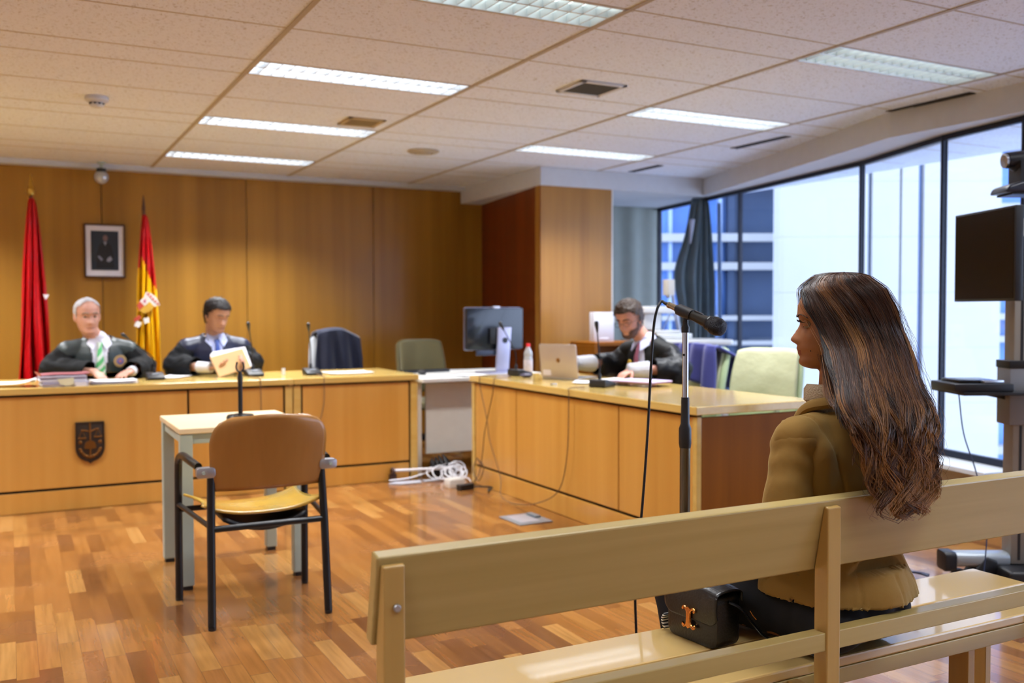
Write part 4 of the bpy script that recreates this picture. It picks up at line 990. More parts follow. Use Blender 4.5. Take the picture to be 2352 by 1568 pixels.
# ---------------------------------------------------------------- office chairs
def office_chair(name, label, loc, rz, mats, w_=0.46, top=1.02, wood_arm=False, seat=0.46, hb=0.50, arms=True):
    """local +y is where the sitter looks; back at -y"""
    r = empty(name, (loc[0], loc[1], 0), rz, label, 'chair')
    shell, pad = mats
    bm = bmesh.new()
    def bk(u, v):
        a = (u-0.5)*2; z = top-hb+hb*v
        half = w_/2*(1.0 - 0.10*v**3 - 0.04*(1-v)**2)
        return (a*half, -0.22-0.10*v-0.02*(1-a*a)+0.03*abs(a)**2+0.015*math.sin(v*PI), z-0.02*(abs(a)**6)*v*2)
    grid(bm, bk, 18, 14); o = mesh_obj('backrest_shell', bm, shell, r); bake(o, [('SOLID', 0.05), ('SUB', 1)])
    bm = bmesh.new()
    def pd(u, v):
        x, y, z = bk(0.05+0.90*u, 0.30+0.68*v); e = (min(u, 1-u)*min(v, 1-v))**0.35
        return (x, y+0.035+0.035*e+0.004*math.sin(u*14+v*3)*e, z)
    grid(bm, pd, 26, 18); o = mesh_obj('backrest_cushion', bm, pad, r); bake(o, [('SOLID', 0.02)])
    bm = bmesh.new(); prism(bm, rrect(-w_/2, w_/2, -0.22, 0.26, 0.08), 'z', seat-0.08, seat-0.004); mesh_obj('seat', bm, pad, r, bevel=0.02, segs=3)
    bm = bmesh.new(); lathe(bm, [(0, 0.10), (0.03, 0.10), (0.03, 0.30), (0.02, 0.30), (0.02, seat-0.08), (0, seat-0.08)], (0, 0, 0), 14); mesh_obj('column', bm, M_['blackmetal'], r)
    for k in range(5):
        a = 2*PI*k/5+0.3; bm = bmesh.new(); e = (0.27*math.cos(a), 0.27*math.sin(a))
        tube(bm, [(0, 0, 0.115), (e[0], e[1], 0.075)], [0.028, 0.018], 8); lg = mesh_obj('leg', bm, M_['blackmetal'], r)
        bm = bmesh.new(); lathe(bm, [(0, -0.02), (0.028, -0.02), (0.028, 0.02), (0, 0.02)], (e[0], e[1], 0.0285), 14, (math.sin(a), -math.cos(a), 0)); mesh_obj('caster', bm, M_['blackplastic'], lg)
    am = mat(name+'_arm', '#8c4a1c', 0.4) if wood_arm else shell
    for s in ((-1, 1) if arms else ()):
        bm = bmesh.new(); tube(bm, spline([(s*(w_/2+0.01), -0.20, top-hb+0.06), (s*(w_/2+0.03), -0.10, 0.655), (s*(w_/2+0.03), 0.14, 0.655), (s*(w_/2+0.02), 0.2, 0.62), (s*(w_/2), 0.14, seat-0.04)], 6), 0.018, 8, True, (1, 1.2)); mesh_obj('armrest', bm, am, r)
    return r
cream_s = mat('cream_shell', '#9fae86', 0.55); cream_p = mat('cream_leather', '#aeb08e', 0.5, bump=(9, 0.8))
office_chair('cream_armchair', 'empty cream leather armchair behind the near end of the side desk', (4.42, 4.98), PI/2+0.35, (cream_s, cream_p), 0.56, 1.005)
office_chair('cream_armchair', 'cream leather armchair with the purple jacket over it behind the bearded man', (4.46, 5.80), PI/2-0.1, (cream_s, cream_p), 0.50, 0.99, False, 0.35, 0.55, False)
office_chair('olive_armchair', 'empty olive fabric armchair with wooden arms behind the white desk', (3.45, 8.16), PI+0.05, (mat('olive_shell', '#5d5636', 0.8), mat('olive_fabric', '#6b6443', 0.9, sheen=0.3)), 0.52, 1.0, True)
office_chair('grey_office_chair', 'light grey office chair with the navy jacket hung over its back', (2.50, 7.98), PI-0.15, (mat('grey_shell', '#8f9297', 0.6), mat('grey_pad', '#9b9ea2', 0.8)), 0.46, 1.06)
office_chair('black_office_chair', 'chair of the grey-haired judge, hidden behind his robe', (0.55, 7.66), PI, (M_['blackplastic'], M_['blackleather']), 0.40, 0.90, False, 0.35, 0.46, False)
office_chair('black_office_chair', 'chair of the reading judge, hidden behind his robe', (1.38, 7.70), PI, (M_['blackplastic'], M_['blackleather']), 0.40, 0.90, False, 0.35, 0.46, False)

def drape(name, lab, mt, f, nu=30, nv=24, th=0.02):
    bm = bmesh.new(); grid(bm, f, nu, nv); o = mesh_obj(name, bm, mt); bake(o, [('SOLID', th), ('SMOOTH', 2)]); return tag(o, lab, 'jacket')
def navy(u, v):
    # u across the chair back, v from the desk side over the top to the rear
    x = 2.355+0.385*u; t = v*2.2
    ztop = 1.085+0.03*math.sin(u*PI)-0.10*max(0, u-0.55)**1*1.2
    if t < 1.4: y = 8.105+0.045*math.cos(u*6)*0.2+0.03*math.sin(u*17+t)*min(1, 1.4-t+0.2); z = 0.70+(ztop-0.70)*min(1, t/1.4)
    else: y = 8.105+0.26*min(1, (t-1.4)/0.35); z = ztop-max(0, t-1.6)*0.45
    sp_ = 1.0+0.10*(1-min(1, t/1.4))
    return (2.545+(x-2.545)*sp_, y, z)
drape('navy_jacket', 'dark navy jacket draped over the grey chair back', mat('navy_wool', '#0a1430', 0.85, sheen=0.2), navy)
def purple(u, v):
    y = 5.53+0.50*u; t = v*2
    zt2 = 1.03-0.03*abs(u-0.5)
    if t < 1.0: x = 4.575 - 0.02*math.sin(u*13)*(1-t); z = 0.62+0.22*u+(zt2-0.62-0.22*u)*t
    else: x = 4.575+0.28*min(1, (t-1)*3); z = zt2-(t-1)*0.35
    return (x+0.02*math.sin(u*21+v*5), y, z)
drape('purple_jacket', 'purple-blue jacket draped over the cream chair behind the bearded man', mat('purple_cloth', '#3c3f86', 0.8, sheen=0.2), purple)

# ---------------------------------------------------------------- corner behind the side desk
r = empty('low_wood_cabinet', (4.95, 7.0, 0), 0, 'low open wooden cabinet behind the bearded man', 'cabinet')
for q in ((-0.60, 0.08, -0.2, 0.2, 0.965, 0.995), (-0.60, -0.57, -0.2, 0.2, 0.0, 0.964), (0.05, 0.08, -0.2, 0.2, 0.0, 0.964), (-0.57, 0.05, -0.2, 0.2, 0.45, 0.475), (-0.57, 0.05, 0.18, 0.2, 0.0, 0.964)):
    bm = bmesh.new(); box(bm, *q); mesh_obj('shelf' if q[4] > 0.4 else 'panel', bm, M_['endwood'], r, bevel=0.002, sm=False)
bm = bmesh.new(); box(bm, -0.10, 0.10, -0.04, 0.04, 0, 0.255); prism(bm, [(-0.05, 0.02), (0.05, 0.02), (0.04, 0.035), (-0.04, 0.035)], 'y', -0.043, -0.04)
o = tag(mesh_obj('white_binder', bm, mat('binder_white', '#d2d2dc', 0.5), None, bevel=0.002), 'white binder standing on the low cabinet left of the bearded man\'s head', 'binder'); o.location = (4.55, 7.0, 0.9955)
bm = bmesh.new(); prism(bm, rrect(-0.45, 0.42, -0.28, 0.28, 0.05), 'z', 0.93, 0.975)
r = empty('white_trolley_table', (5.45, 7.05, 0), -0.3, 'white trolley table with rounded edge carrying the document camera', 'table')
bm = bmesh.new(); prism(bm, rrect(-0.30, 0.40, -0.28, 0.28, 0.05), 'z', 0.955, 1.0); mesh_obj('table_top', bm, M_['whitelam'], r, bevel=0.012, segs=3)
for s in (-1, 1):
    bm = bmesh.new(); box(bm, s*0.25-0.025, s*0.25+0.025, -0.03, 0.03, 0.03, 0.955); mesh_obj('leg', bm, M_['white'], r, bevel=0.004)
bm = bmesh.new(); box(bm, -0.26, 0.32, -0.2, 0.2, 0.001, 0.03); mesh_obj('base', bm, M_['white'], r, bevel=0.004)
r = empty('document_camera', (5.35, 7.10, 1.0005), -0.1, 'white document camera with a slanted arm and box-shaped head', 'document camera')
bm = bmesh.new(); box(bm, -0.20, 0.16, -0.14, 0.14, 0.0, 0.055); box(bm, -0.22, 0.05, -0.12, 0.10, 0.055, 0.085); mesh_obj('base', bm, M_['whitelam'], r, bevel=0.01, segs=3)
bm = bmesh.new(); tube(bm, [(0.14, 0.05, 0.05), (0.04, 0.02, 0.42)], [0.022, 0.014], 10); tube(bm, [(-0.04, 0.09, 0.05), (0.04, 0.02, 0.26)], 0.006, 8); mesh_obj('arm', bm, mat('arm_lilac', '#a9adc0', 0.4), r)
bm = bmesh.new(); prism(bm, rrect(-0.05, 0.035, -0.045, 0.045, 0.015), 'z', 0.40, 0.545); mesh_obj('camera_head', bm, mat('head_ivory', '#cfc9bd', 0.5), r, bevel=0.006)
bm = bmesh.new(); lathe(bm, [(0, 0.375), (0.022, 0.375), (0.028, 0.405), (0, 0.405)], (-0.008, 0, 0), 16); mesh_obj('lens', bm, M_['alu'], r)
bm = bmesh.new(); box(bm, -0.30, -0.12, -0.06, 0.06, 0.086, 0.235); box(bm, -0.32, 0.02, -0.09, 0.08, 0.235, 0.30); mesh_obj('light_arm', bm, M_['whitelam'], r, bevel=0.012, segs=3)

# curtain at the window
def curt(u, v):
    # v top to bottom; gathered narrow at top, swelling lower
    c = 6.115 - 0.03*v + 0.0*u; half = 0.07 + 0.125*min(1, (v*2.6))**0.7 + 0.02*v
    left_bulge = 0.10*math.exp(-((v-0.33)/0.13)**2)*(u < 0.45)*(0.45-u)/0.45
    x = c + (u*2-1)*half - left_bulge
    y = 7.62 + 0.035*math.sin(u*32+0.6*math.sin(v*5)) + 0.02*math.sin(u*13)
    return (x, y, 2.375-2.25*v)
bm = bmesh.new(); grid(bm, curt, 70, 40); o = mesh_obj('curtain', bm, mat('dark_curtain', '#5c6a72', 0.85, vary=(9, 0.2))); bake(o, [('SOLID', 0.004)])
tag(o, 'dark grey curtain gathered at the corner of the window', 'curtain')
bm = bmesh.new(); grid(bm, lambda u, v: (5.915+0.075*u+0.05*v*(1-u)-0.05*v+0.02, 7.56-0.01*math.sin(u*4), 2.16-0.24*v), 8, 8); o = mesh_obj('pale_cloth', bm, mat('pale_cloth', '#8f8f9e', 0.8)); bake(o, [('SOLID', 0.006)])
tag(o, 'small pale cloth hanging against the left side of the dark curtain', 'cloth')
bm = bmesh.new()
grid(bm, lambda u, v: (6.262+0.035*v+0.03*u+0.006*math.sin(u*12), 7.525+0.02*math.sin(u*14), 2.33-2.2*v), 16, 12); o = mesh_obj('sheer_curtain', bm, mat('pale_blue_curtain', '#a9bede', 0.8)); bake(o, [('SOLID', 0.003)])
tag(o, 'narrow pale blue curtain strip right of the dark curtain', 'curtain')

# ---------------------------------------------------------------- standing microphone by the woman
sx_, sy2 = 1.75, 2.245
r = empty('microphone_stand', (sx_, sy2, 0), 0, 'tall chrome and black floor microphone stand in front of the bench', 'microphone stand')
bm = bmesh.new(); lathe(bm, [(0, 0), (0.095, 0.0), (0.097, 0.012), (0.08, 0.024), (0.02, 0.034), (0, 0.034)], (0, 0, 0), 36); mesh_obj('base', bm, M_['blackmetal'], r)
bm = bmesh.new(); lathe(bm, [(0.0, 0.03), (0.0155, 0.03), (0.0155, 0.878), (0, 0.878)], (0, 0, 0), 20); mesh_obj('lower_pole', bm, M_['bronze_tube'], r)
bm = bmesh.new(); lathe(bm, [(0.0, 0.865), (0.0165, 0.865), (0.0185, 0.878), (0.0185, 0.922), (0.0132, 0.936), (0.0118, 1.0135), (0, 1.0135)], (0, 0, 0), 20); mesh_obj('clutch', bm, M_['blackplastic'], r)
bm = bmesh.new(); lathe(bm, [(0.0, 1.005), (0.0092, 1.005), (0.0092, 1.212), (0, 1.212)], (0, 0, 0), 20); up_ = mesh_obj('upper_pole', bm, M_['chrome'], r)
bm = bmesh.new(); lathe(bm, [(0, 0), (0.0035, 0), (0.0035, 0.002), (0, 0.002)], (-0.0082, -0.0045, 1.138), 12, (-0.85, -0.5, 0)); mesh_obj('pole_hole', bm, M_['black'], up_)
bm = bmesh.new(); lathe(bm, [(0.0, 1.203), (0.0118, 1.203), (0.0125, 1.218), (0.0085, 1.226), (0.0085, 1.238), (0, 1.238)], (0, 0, 0), 18)
mdir = (R_*0.64 - Vector((0, 0, 1))*0.34 - OF*0.68).normalized()     # from connector toward grille, pointing at the woman
tube(bm, [(0, 0, 1.225), (0, 0, 1.249)], 0.0075, 12)
mesh_obj('clip_joint', bm, M_['blackplastic'], r)
hold = Vector((0, 0, 1.262))
bm = bmesh.new(); lathe(bm, [(0.0135, -0.026), (0.0172, -0.026), (0.0176, 0.024), (0.0152, 0.024)], hold, 20, mdir); mesh_obj('clip', bm, M_['blackplastic'], r)
hw = Vector((sx_, sy2, 0)) + hold
r = empty('handheld_microphone', hw, 0, 'black handheld microphone held in the clip of the tall stand', 'microphone')
bm = bmesh.new(); lathe(bm, [(0, -0.034), (0.0115, -0.034), (0.012, 0.0), (0.0142, 0.045), (0.0172, 0.085), (0, 0.085)], (0, 0, 0), 24, mdir); mesh_obj('body', bm, mat('mic_body', '#2c2b28', 0.28, 0.3), r)
bm = bmesh.new(); lathe(bm, [(0.0, 0.083), (0.0205, 0.083), (0.0215, 0.087), (0.0205, 0.091), (0, 0.091)], (0, 0, 0), 24, mdir); mesh_obj('ring', bm, M_['blackmetal'], r)
bm = bmesh.new(); lathe(bm, [(0.0, 0.089), (0.0205, 0.09), (0.0262, 0.106), (0.0262, 0.122), (0.0205, 0.137), (0.010, 0.1415), (0, 0.142)], (0, 0, 0), 28, mdir); mesh_obj('grille', bm, mat('mic_grille', '#10101a', 0.3, 0.6, bump=(420, 1.0)), r)
bm = bmesh.new(); lathe(bm, [(0.0, -0.062), (0.0085, -0.062), (0.0092, -0.036), (0, -0.036)], (0, 0, 0), 18, mdir); lathe(bm, [(0, -0.066), (0.0095, -0.066), (0.0095, -0.060), (0, -0.060)], (0, 0, 0), 18, mdir); mesh_obj('connector', bm, mat('nickel', '#a99c84', 0.25, 0.9), r)
bm = bmesh.new(); u_ = mdir.cross(Vector((0, 0, 1))).normalized(); n3 = u_.cross(mdir)
obox(bm, mdir*0.045+n3*0.0145, (0.03, 0.009, 0.006), Matrix((mdir, u_, n3)).transposed()); mesh_obj('switch', bm, M_['blackplastic'], r, bevel=0.002)
e0 = hw - mdir*0.062
bm = bmesh.new(); tube(bm, [e0, e0-mdir*0.022], [0.0075, 0.0045], 12)
C0 = e0-mdir*0.02
tube(bm, spline([C0, C0-mdir*0.012, C0-R_*0.022-Vector((0, 0, 0.020)), C0-R_*0.032-Vector((0, 0, 0.075)), C0-R_*0.040-Vector((0, 0, 0.20)), C0-R_*0.050-Vector((0, 0, 0.40)), C0-R_*0.064-Vector((0, 0, 0.60)),
                C0-R_*0.085-Vector((0, 0, 0.85)), C0-R_*0.085-Vector((0, 0, 1.1)), (1.58, 2.36, 0.03), (1.62, 2.44, 0.008), (1.80, 2.6, 0.006)], 10), 0.0042, 10)
tag(mesh_obj('microphone_cable', bm, M_['cable']), 'black cable hanging from the handheld microphone down to the floor', 'cable')
bm = bmesh.new()
tube(bm, spline([(1.60, 2.30, 0.006), (1.80, 2.62, 0.006), (2.0, 2.62, 0.006), (1.75, 2.50, 0.012), (1.95, 2.42, 0.006), (2.3, 2.5, 0.005)], 10), 0.005, 8)
tag(mesh_obj('floor_cable', bm, M_['bluecable']), 'blue-black cables lying on the floor behind the handbag', 'cable')

# ---------------------------------------------------------------- handbag
r = empty('handbag', (1.505, 1.872, 0.4505), 0.10, 'black leather handbag with rose-gold clasp standing on the bench', 'handbag')
# local: x = depth (front face at -x), y = width, z up
bm = bmesh.new(); prism(bm, [(p[0], p[1]) for p in rrect(-0.086, 0.086, 0.0, 0.132, 0.024, 6)], 'x', -0.026, 0.052); mesh_obj('body', bm, M_['blackleather'], r, bevel=0.004, segs=2)
bm = bmesh.new()
def flapf(u, v):
    y = (u-0.5)*2*0.0905
    # wraps from back over the top and down the front to a rounded lower edge
    L = v*0.205
    if L < 0.02: x, z = 0.056, 0.118+L
    elif L < 0.105: t = (L-0.02)/0.085; a = PI*t; x = 0.014+0.042*math.cos(a); z = 0.138+0.010*math.sin(a)
    else:
        t = (L-0.105); x = -0.029-0.003*math.sin(t*30); z = 0.138-t*0.80
    e = max(0, abs(u-0.5)*2-0.72)/0.28
    if v > 0.7: z += 0.018*e*e*((v-0.7)/0.3)
    z -= 0.008*(abs(u-0.5)*2)**4*(0 if v > 0.55 else 1)
    return (x, y, z)
grid(bm, flapf, 26, 40); o = mesh_obj('flap', bm, M_['blackleather'], r); bake(o, [('SOLID', 0.0035)])
# clasp: two mirrored C scrolls joined back to back
bm = bmesh.new()
for sy_i in (-1, 1):
    for sz in (-1, 1):
        pts = [(-0.036, sy_i*0.003, sz*0.001), (-0.036, sy_i*0.004, sz*0.012), (-0.036, sy_i*0.009, sz*0.020), (-0.036, sy_i*0.016, sz*0.024), (-0.036, sy_i*0.020, sz*0.020), (-0.036, sy_i*0.018, sz*0.0165)]
        tube(bm, spline(pts, 6), [0.0036]*len(spline(pts, 6)), 8)
prism(bm, [(-0.008, -0.022), (0.0, -0.027), (0.008, -0.022), (0.006, 0), (0.008, 0.022), (0.0, 0.027), (-0.008, 0.022), (-0.006, 0)], 'x', -0.039, -0.034)
cl = mesh_obj('clasp', bm, M_['gold'], r, sm=True); cl.location = (0, 0, 0.062)
bm = bmesh.new()
tube(bm, spline([(0.01, -0.090, 0.115), (0.03, -0.11, 0.10), (0.06, -0.125, 0.06), (0.085, -0.14, 0.03), (0.115, -0.19, 0.014), (0.122, -0.25, 0.014), (0.13, -0.292, -0.02), (0.14, -0.295, -0.12), (0.17, -0.285, -0.22)], 8), 0.009, 10, True, (1, 0.35))
mesh_obj('strap', bm, M_['blackleather'], r)
for k in range(2):
    bm = bmesh.new()
    tube(bm, spline([(0.056+0.018*k, -0.098, 0.085), (0.06+0.018*k, -0.104, 0.074), (0.068+0.018*k, -0.108, 0.064)], 6), 0.0016, 8); mesh_obj('buckle', bm, M_['gold'], r)
bm = bmesh.new(); grid(bm, lambda u, v: (-0.028+0.02*u, 0.094+0.012*math.sin(v*3), 0.006+0.036*v), 6, 6); o = mesh_obj('striped_scarf', bm, mat('scarf_stripes', '#c9c6c0', 0.8)); bake(o, [('SOLID', 0.006)])
n_ = o.data.materials[0].node_tree; wv = n_.nodes.new('ShaderNodeTexWave'); wv.inputs['Scale'].default_value = 45; wv.bands_direction = 'Z'
tcx = n_.nodes.new('ShaderNodeTexCoord'); n_.links.new(tcx.outputs['Object'], wv.inputs['Vector']); rp = n_.nodes.new('ShaderNodeValToRGB'); rp.color_ramp.interpolation = 'CONSTANT'; rp.color_ramp.elements[1].position = 0.5
rp.color_ramp.elements[0].color = lin('#101010'); rp.color_ramp.elements[1].color = lin('#d8d4cc'); n_.links.new(wv.outputs['Fac'], rp.inputs[0]); n_.links.new(rp.outputs[0], n_.nodes['Principled BSDF'].inputs['Base Color'])
o.location = (1.497, 1.872, 0.4505); tag(o, 'scrap of black and white striped cloth peeping out behind the handbag', 'cloth')

# ---------------------------------------------------------------- video cart at right
r = empty('video_cart', (4.141, 2.797, 0), -YAW, 'grey column video trolley at the right edge with black shelf', 'trolley')
# local x = camera right, y = away
colm = mat('cart_column', '#94908a', 0.5, 0.3)
bm = bmesh.new(); box(bm, -0.085, 0.10, -0.045, 0.045, 0.10, 1.68); mesh_obj('column', bm, colm, r, bevel=0.008)
bm = bmesh.new()
for x in (-0.055, 0.0, 0.05): box(bm, x, x+0.012, -0.047, -0.0455, 0.12, 1.6)
mesh_obj('column_grooves', bm, M_['blackplastic'], r)
bm = bmesh.new(); box(bm, -0.11, 0.12, -0.06, 0.06, 0.74, 1.005); mesh_obj('sleeve', bm, mat('cart_sleeve', '#85868c', 0.5, 0.2), r, bevel=0.008)
bm = bmesh.new(); box(bm, -0.113, 0.123, -0.063, 0.063, 1.0, 1.035); mesh_obj('clamp', bm, M_['blackplastic'], r, bevel=0.004)
bm = bmesh.new(); box(bm, -0.37, 0.05, -0.17, 0.16, 0.886, 0.90); hexa(bm, [(-0.25, -0.02, 0.885), (-0.06, -0.02, 0.845), (-0.06, 0.02, 0.845), (-0.25, 0.02, 0.885), (-0.25, -0.02, 0.886), (-0.06, -0.02, 0.886), (-0.06, 0.02, 0.886), (-0.25, 0.02, 0.886)])
mesh_obj('shelf', bm, M_['blackplastic'], r, bevel=0.003)
bm = bmesh.new(); obox(bm, (0.10, 0, 0.06), (0.50, 0.34, 0.075), Matrix.Identity(3)); prism(bm, [(-0.28, 0.03), (-0.14, 0.03), (-0.14, 0.12), (-0.20, 0.14)], 'y', -0.05, 0.05)
mesh_obj('base', bm, M_['blackplastic'], r, bevel=0.015, segs=3)
bm = bmesh.new(); prism(bm, rrect(-0.045, 0.045, 0.085, 0.15, 0.025, 6), 'x', -0.33, -0.085); sb = mesh_obj('foot_bar', bm, mat('cart_silver', '#9fa8b0', 0.35, 0.4), r, bevel=0.003)
bm = bmesh.new(); prism(bm, rrect(-0.05, 0.05, 0.065, 0.155, 0.02, 5), 'x', -0.385, -0.331); mesh_obj('end_cap', bm, M_['blackplastic'], r, bevel=0.006)
for x, y in ((-0.30, -0.0), (0.28, -0.12), (0.28, 0.12), (-0.02, 0.13)):
    bm = bmesh.new(); lathe(bm, [(0, -0.015), (0.035, -0.015), (0.035, 0.015), (0, 0.015)], (x, y, 0.0355), 16, (0, 1, 0)); mesh_obj('caster', bm, M_['blackplastic'], r)
cart = r
# recorder and remote on the shelf
def oncart(x, y, z): q = Vector((4.141, 2.797, 0)) + OR*x + OF*y; return (q.x, q.y, z)
r = empty('disc_recorder', oncart(-0.235, -0.03, 0.9008), -YAW, 'slim black disc recorder lying on the trolley shelf', 'disc recorder')
bm = bmesh.new(); box(bm, -0.165, 0.10, -0.12, 0.13, 0.0, 0.036); mesh_obj('case', bm, M_['blackplastic'], r, bevel=0.006)
bm = bmesh.new(); box(bm, -0.13, 0.05, -0.08, 0.1, 0.0365, 0.05); mesh_obj('top_unit', bm, M_['screen'], r, bevel=0.004)
bm = bmesh.new(); obox(bm, (0.02, -0.08, 0.044), (0.10, 0.03, 0.012), Matrix.Rotation(0.2, 3, 'Z')); mesh_obj('silver_tray', bm, M_['alu'], r, bevel=0.002)
bm = bmesh.new(); obox(bm, (0.0, 0.0, 0.012), (0.035, 0.13, 0.018), Matrix.Rotation(-0.5, 3, 'Z'))
o = tag(mesh_obj('remote_control', bm, mat('remote_grey', '#9a9fa2', 0.4), None, bevel=0.004), 'grey remote control at the column end of the trolley shelf', 'remote control'); o.location = oncart(-0.015, -0.13, 0.9015)
# the tv panel turned away from the camera axis
tp = oncart(-0.13, -0.02, 1.52)
r = empty('television', oncart(-0.147, -0.20, 1.517), -YAW-1.50, 'black flat television screen mounted on the grey trolley', 'television')
bm = bmesh.new(); box(bm, -0.50, 0.0, -0.02, 0.018, -0.212, 0.208); mesh_obj('housing', bm, M_['blackplastic'], r, bevel=0.004)
bm = bmesh.new(); box(bm, -0.49, -0.01, -0.0215, -0.0202, -0.20, 0.198); mesh_obj('screen', bm, M_['screen'], r)
bm = bmesh.new(); box(bm, -0.36, -0.05, 0.0185, 0.034, -0.16, 0.17); mesh_obj('rear_cover', bm, mat('tv_rear', '#51597a', 0.4), r, bevel=0.01)
bm = bmesh.new(); box(bm, -0.24, -0.16, 0.0345, 0.046, -0.10, 0.08); mesh_obj('bracket', bm, M_['blackmetal'], r, bevel=0.004)
r = empty('conference_camera', oncart(-0.015, 0.0, 1.79), -YAW, 'black pan-and-tilt video camera on top of the trolley', 'video camera')
bm = bmesh.new(); tube(bm, [(0.015, 0, -0.108), (0.015, 0, 0.0)], 0.02, 12); box(bm, -0.10, 0.12, -0.07, 0.07, -0.004, 0.004); mesh_obj('platform', bm, M_['blackplastic'], r)
bm = bmesh.new(); prism(bm, [(-0.135, 0.005), (0.14, 0.005), (0.14, 0.05), (-0.06, 0.055), (-0.12, 0.035)], 'y', -0.08, 0.08); mesh_obj('base', bm, mat('ptz_base', '#232838', 0.3), r, bevel=0.012, segs=3)
bm = bmesh.new(); box(bm, -0.055, 0.11, -0.055, 0.055, 0.056, 0.15); ellipsoid(bm, (-0.02, 0, 0.15), (0.07, 0.052, 0.05)); tube(bm, [(-0.10, -0.01, 0.155), (0.08, 0, 0.17)], [0.036, 0.045], 18); mesh_obj('head', bm, M_['blackplastic'], r)
bm = bmesh.new(); lathe(bm, [(0, 0), (0.032, 0), (0.034, 0.012), (0.026, 0.014), (0.02, 0.004), (0, 0.004)], (-0.098, -0.01, 0.155), 20, (-1, 0, -0.08)); mesh_obj('lens', bm, M_['alu'], r)
# cables of the cart
bm = bmesh.new(); tube(bm, spline([oncart(-0.335, -0.05, 0.88), oncart(-0.31, -0.05, 0.70), oncart(-0.25, -0.05, 0.52), oncart(-0.24, -0.13, 0.30), oncart(-0.26, -0.14, 0.012)], 8), 0.003, 7)
tag(mesh_obj('thin_cable', bm, M_['bluecable']), 'thin cable hanging from the trolley shelf', 'cable')
bm = bmesh.new(); tube(bm, spline([oncart(0.02, -0.07, 1.34), oncart(0.05, -0.07, 1.28), oncart(0.0, -0.07, 1.2), oncart(0.04, -0.07, 1.1), oncart(0.03, -0.066, 0.95)], 8), 0.004, 7)
tag(mesh_obj('screen_cable', bm, M_['cable']), 'short black cable looping below the television', 'cable')
bm = bmesh.new()
c0 = (3.50, 3.04)
for (dx, dy, ra, rb, ph) in ((0, 0, 0.30, 0.20, 0.2), (0.05, 0.04, 0.24, 0.17, 0.9), (0.12, 0.0, 0.20, 0.14, 0.4)):
    pts = [(c0[0]+dx+ra*math.cos(a+ph), c0[1]+dy+rb*math.sin(a), 0.006+0.012*(1+math.sin(3*a+ph))) for a in [2*PI*k/40 for k in range(38)]]
    tube(bm, pts, 0.006, 8)
tube(bm, spline([(3.3, 2.75, 0.006), (3.6, 2.7, 0.006), (3.72, 2.74, 0.006), (3.80, 2.72, 0.006)]), 0.006, 8)
tube(bm, spline([oncart(0.0, -0.23, 0.10), oncart(0.02, -0.45, 0.012), oncart(0.1, -0.8, 0.006)]), 0.007, 8)
tag(mesh_obj('coiled_cable', bm, M_['bluecable']), 'loops of blue-black cable coiled on the floor beside the trolley', 'cable')
bm = bmesh.new(); obox(bm, (0, 0, 0.022), (0.16, 0.07, 0.042), Matrix.Rotation(0.3, 3, 'Z'))
o = tag(mesh_obj('cable_adapter', bm, mat('adapter_grey', '#3a4048', 0.35), None, bevel=0.005), 'grey adapter box lying beside the coiled cables', 'adapter'); o.location = (3.83, 2.66, 0.003)
# ---------------------------------------------------------------- people
def interp(tab, x):
    xs_ = [t[0] for t in tab]; return float(np.interp(x, xs_, [t[1] for t in tab]))
MALE = dict(
 front=[(-0.125, 0.050), (-0.121, 0.066), (-0.113, 0.084), (-0.100, 0.090), (-0.088, 0.083), (-0.080, 0.087), (-0.074, 0.085), (-0.068, 0.089), (-0.058, 0.086), (-0.045, 0.085), (-0.02, 0.082), (0.0, 0.080), (0.014, 0.088), (0.024, 0.091), (0.05, 0.089), (0.075, 0.078), (0.095, 0.058), (0.108, 0.034), (0.116, 0.0)],
 back=[(-0.125, 0.030), (-0.115, 0.0), (-0.10, -0.03), (-0.08, -0.058), (-0.05, -0.080), (-0.02, -0.092), (0.02, -0.101), (0.05, -0.098), (0.08, -0.078), (0.10, -0.048), (0.11, -0.022), (0.116, 0.0)],
 width=[(-0.125, 0.012), (-0.120, 0.026), (-0.11, 0.040), (-0.095, 0.050), (-0.078, 0.058), (-0.055, 0.064), (-0.03, 0.070), (0.0, 0.074), (0.03, 0.077), (0.055, 0.075), (0.08, 0.062), (0.098, 0.042), (0.11, 0.020), (0.116, 0.0)],
 nose=[(-0.058, 0.0), (-0.053, 0.010), (-0.047, 0.022), (-0.040, 0.026), (-0.032, 0.022), (-0.018, 0.013), (0.0, 0.004), (0.012, 0.0)])
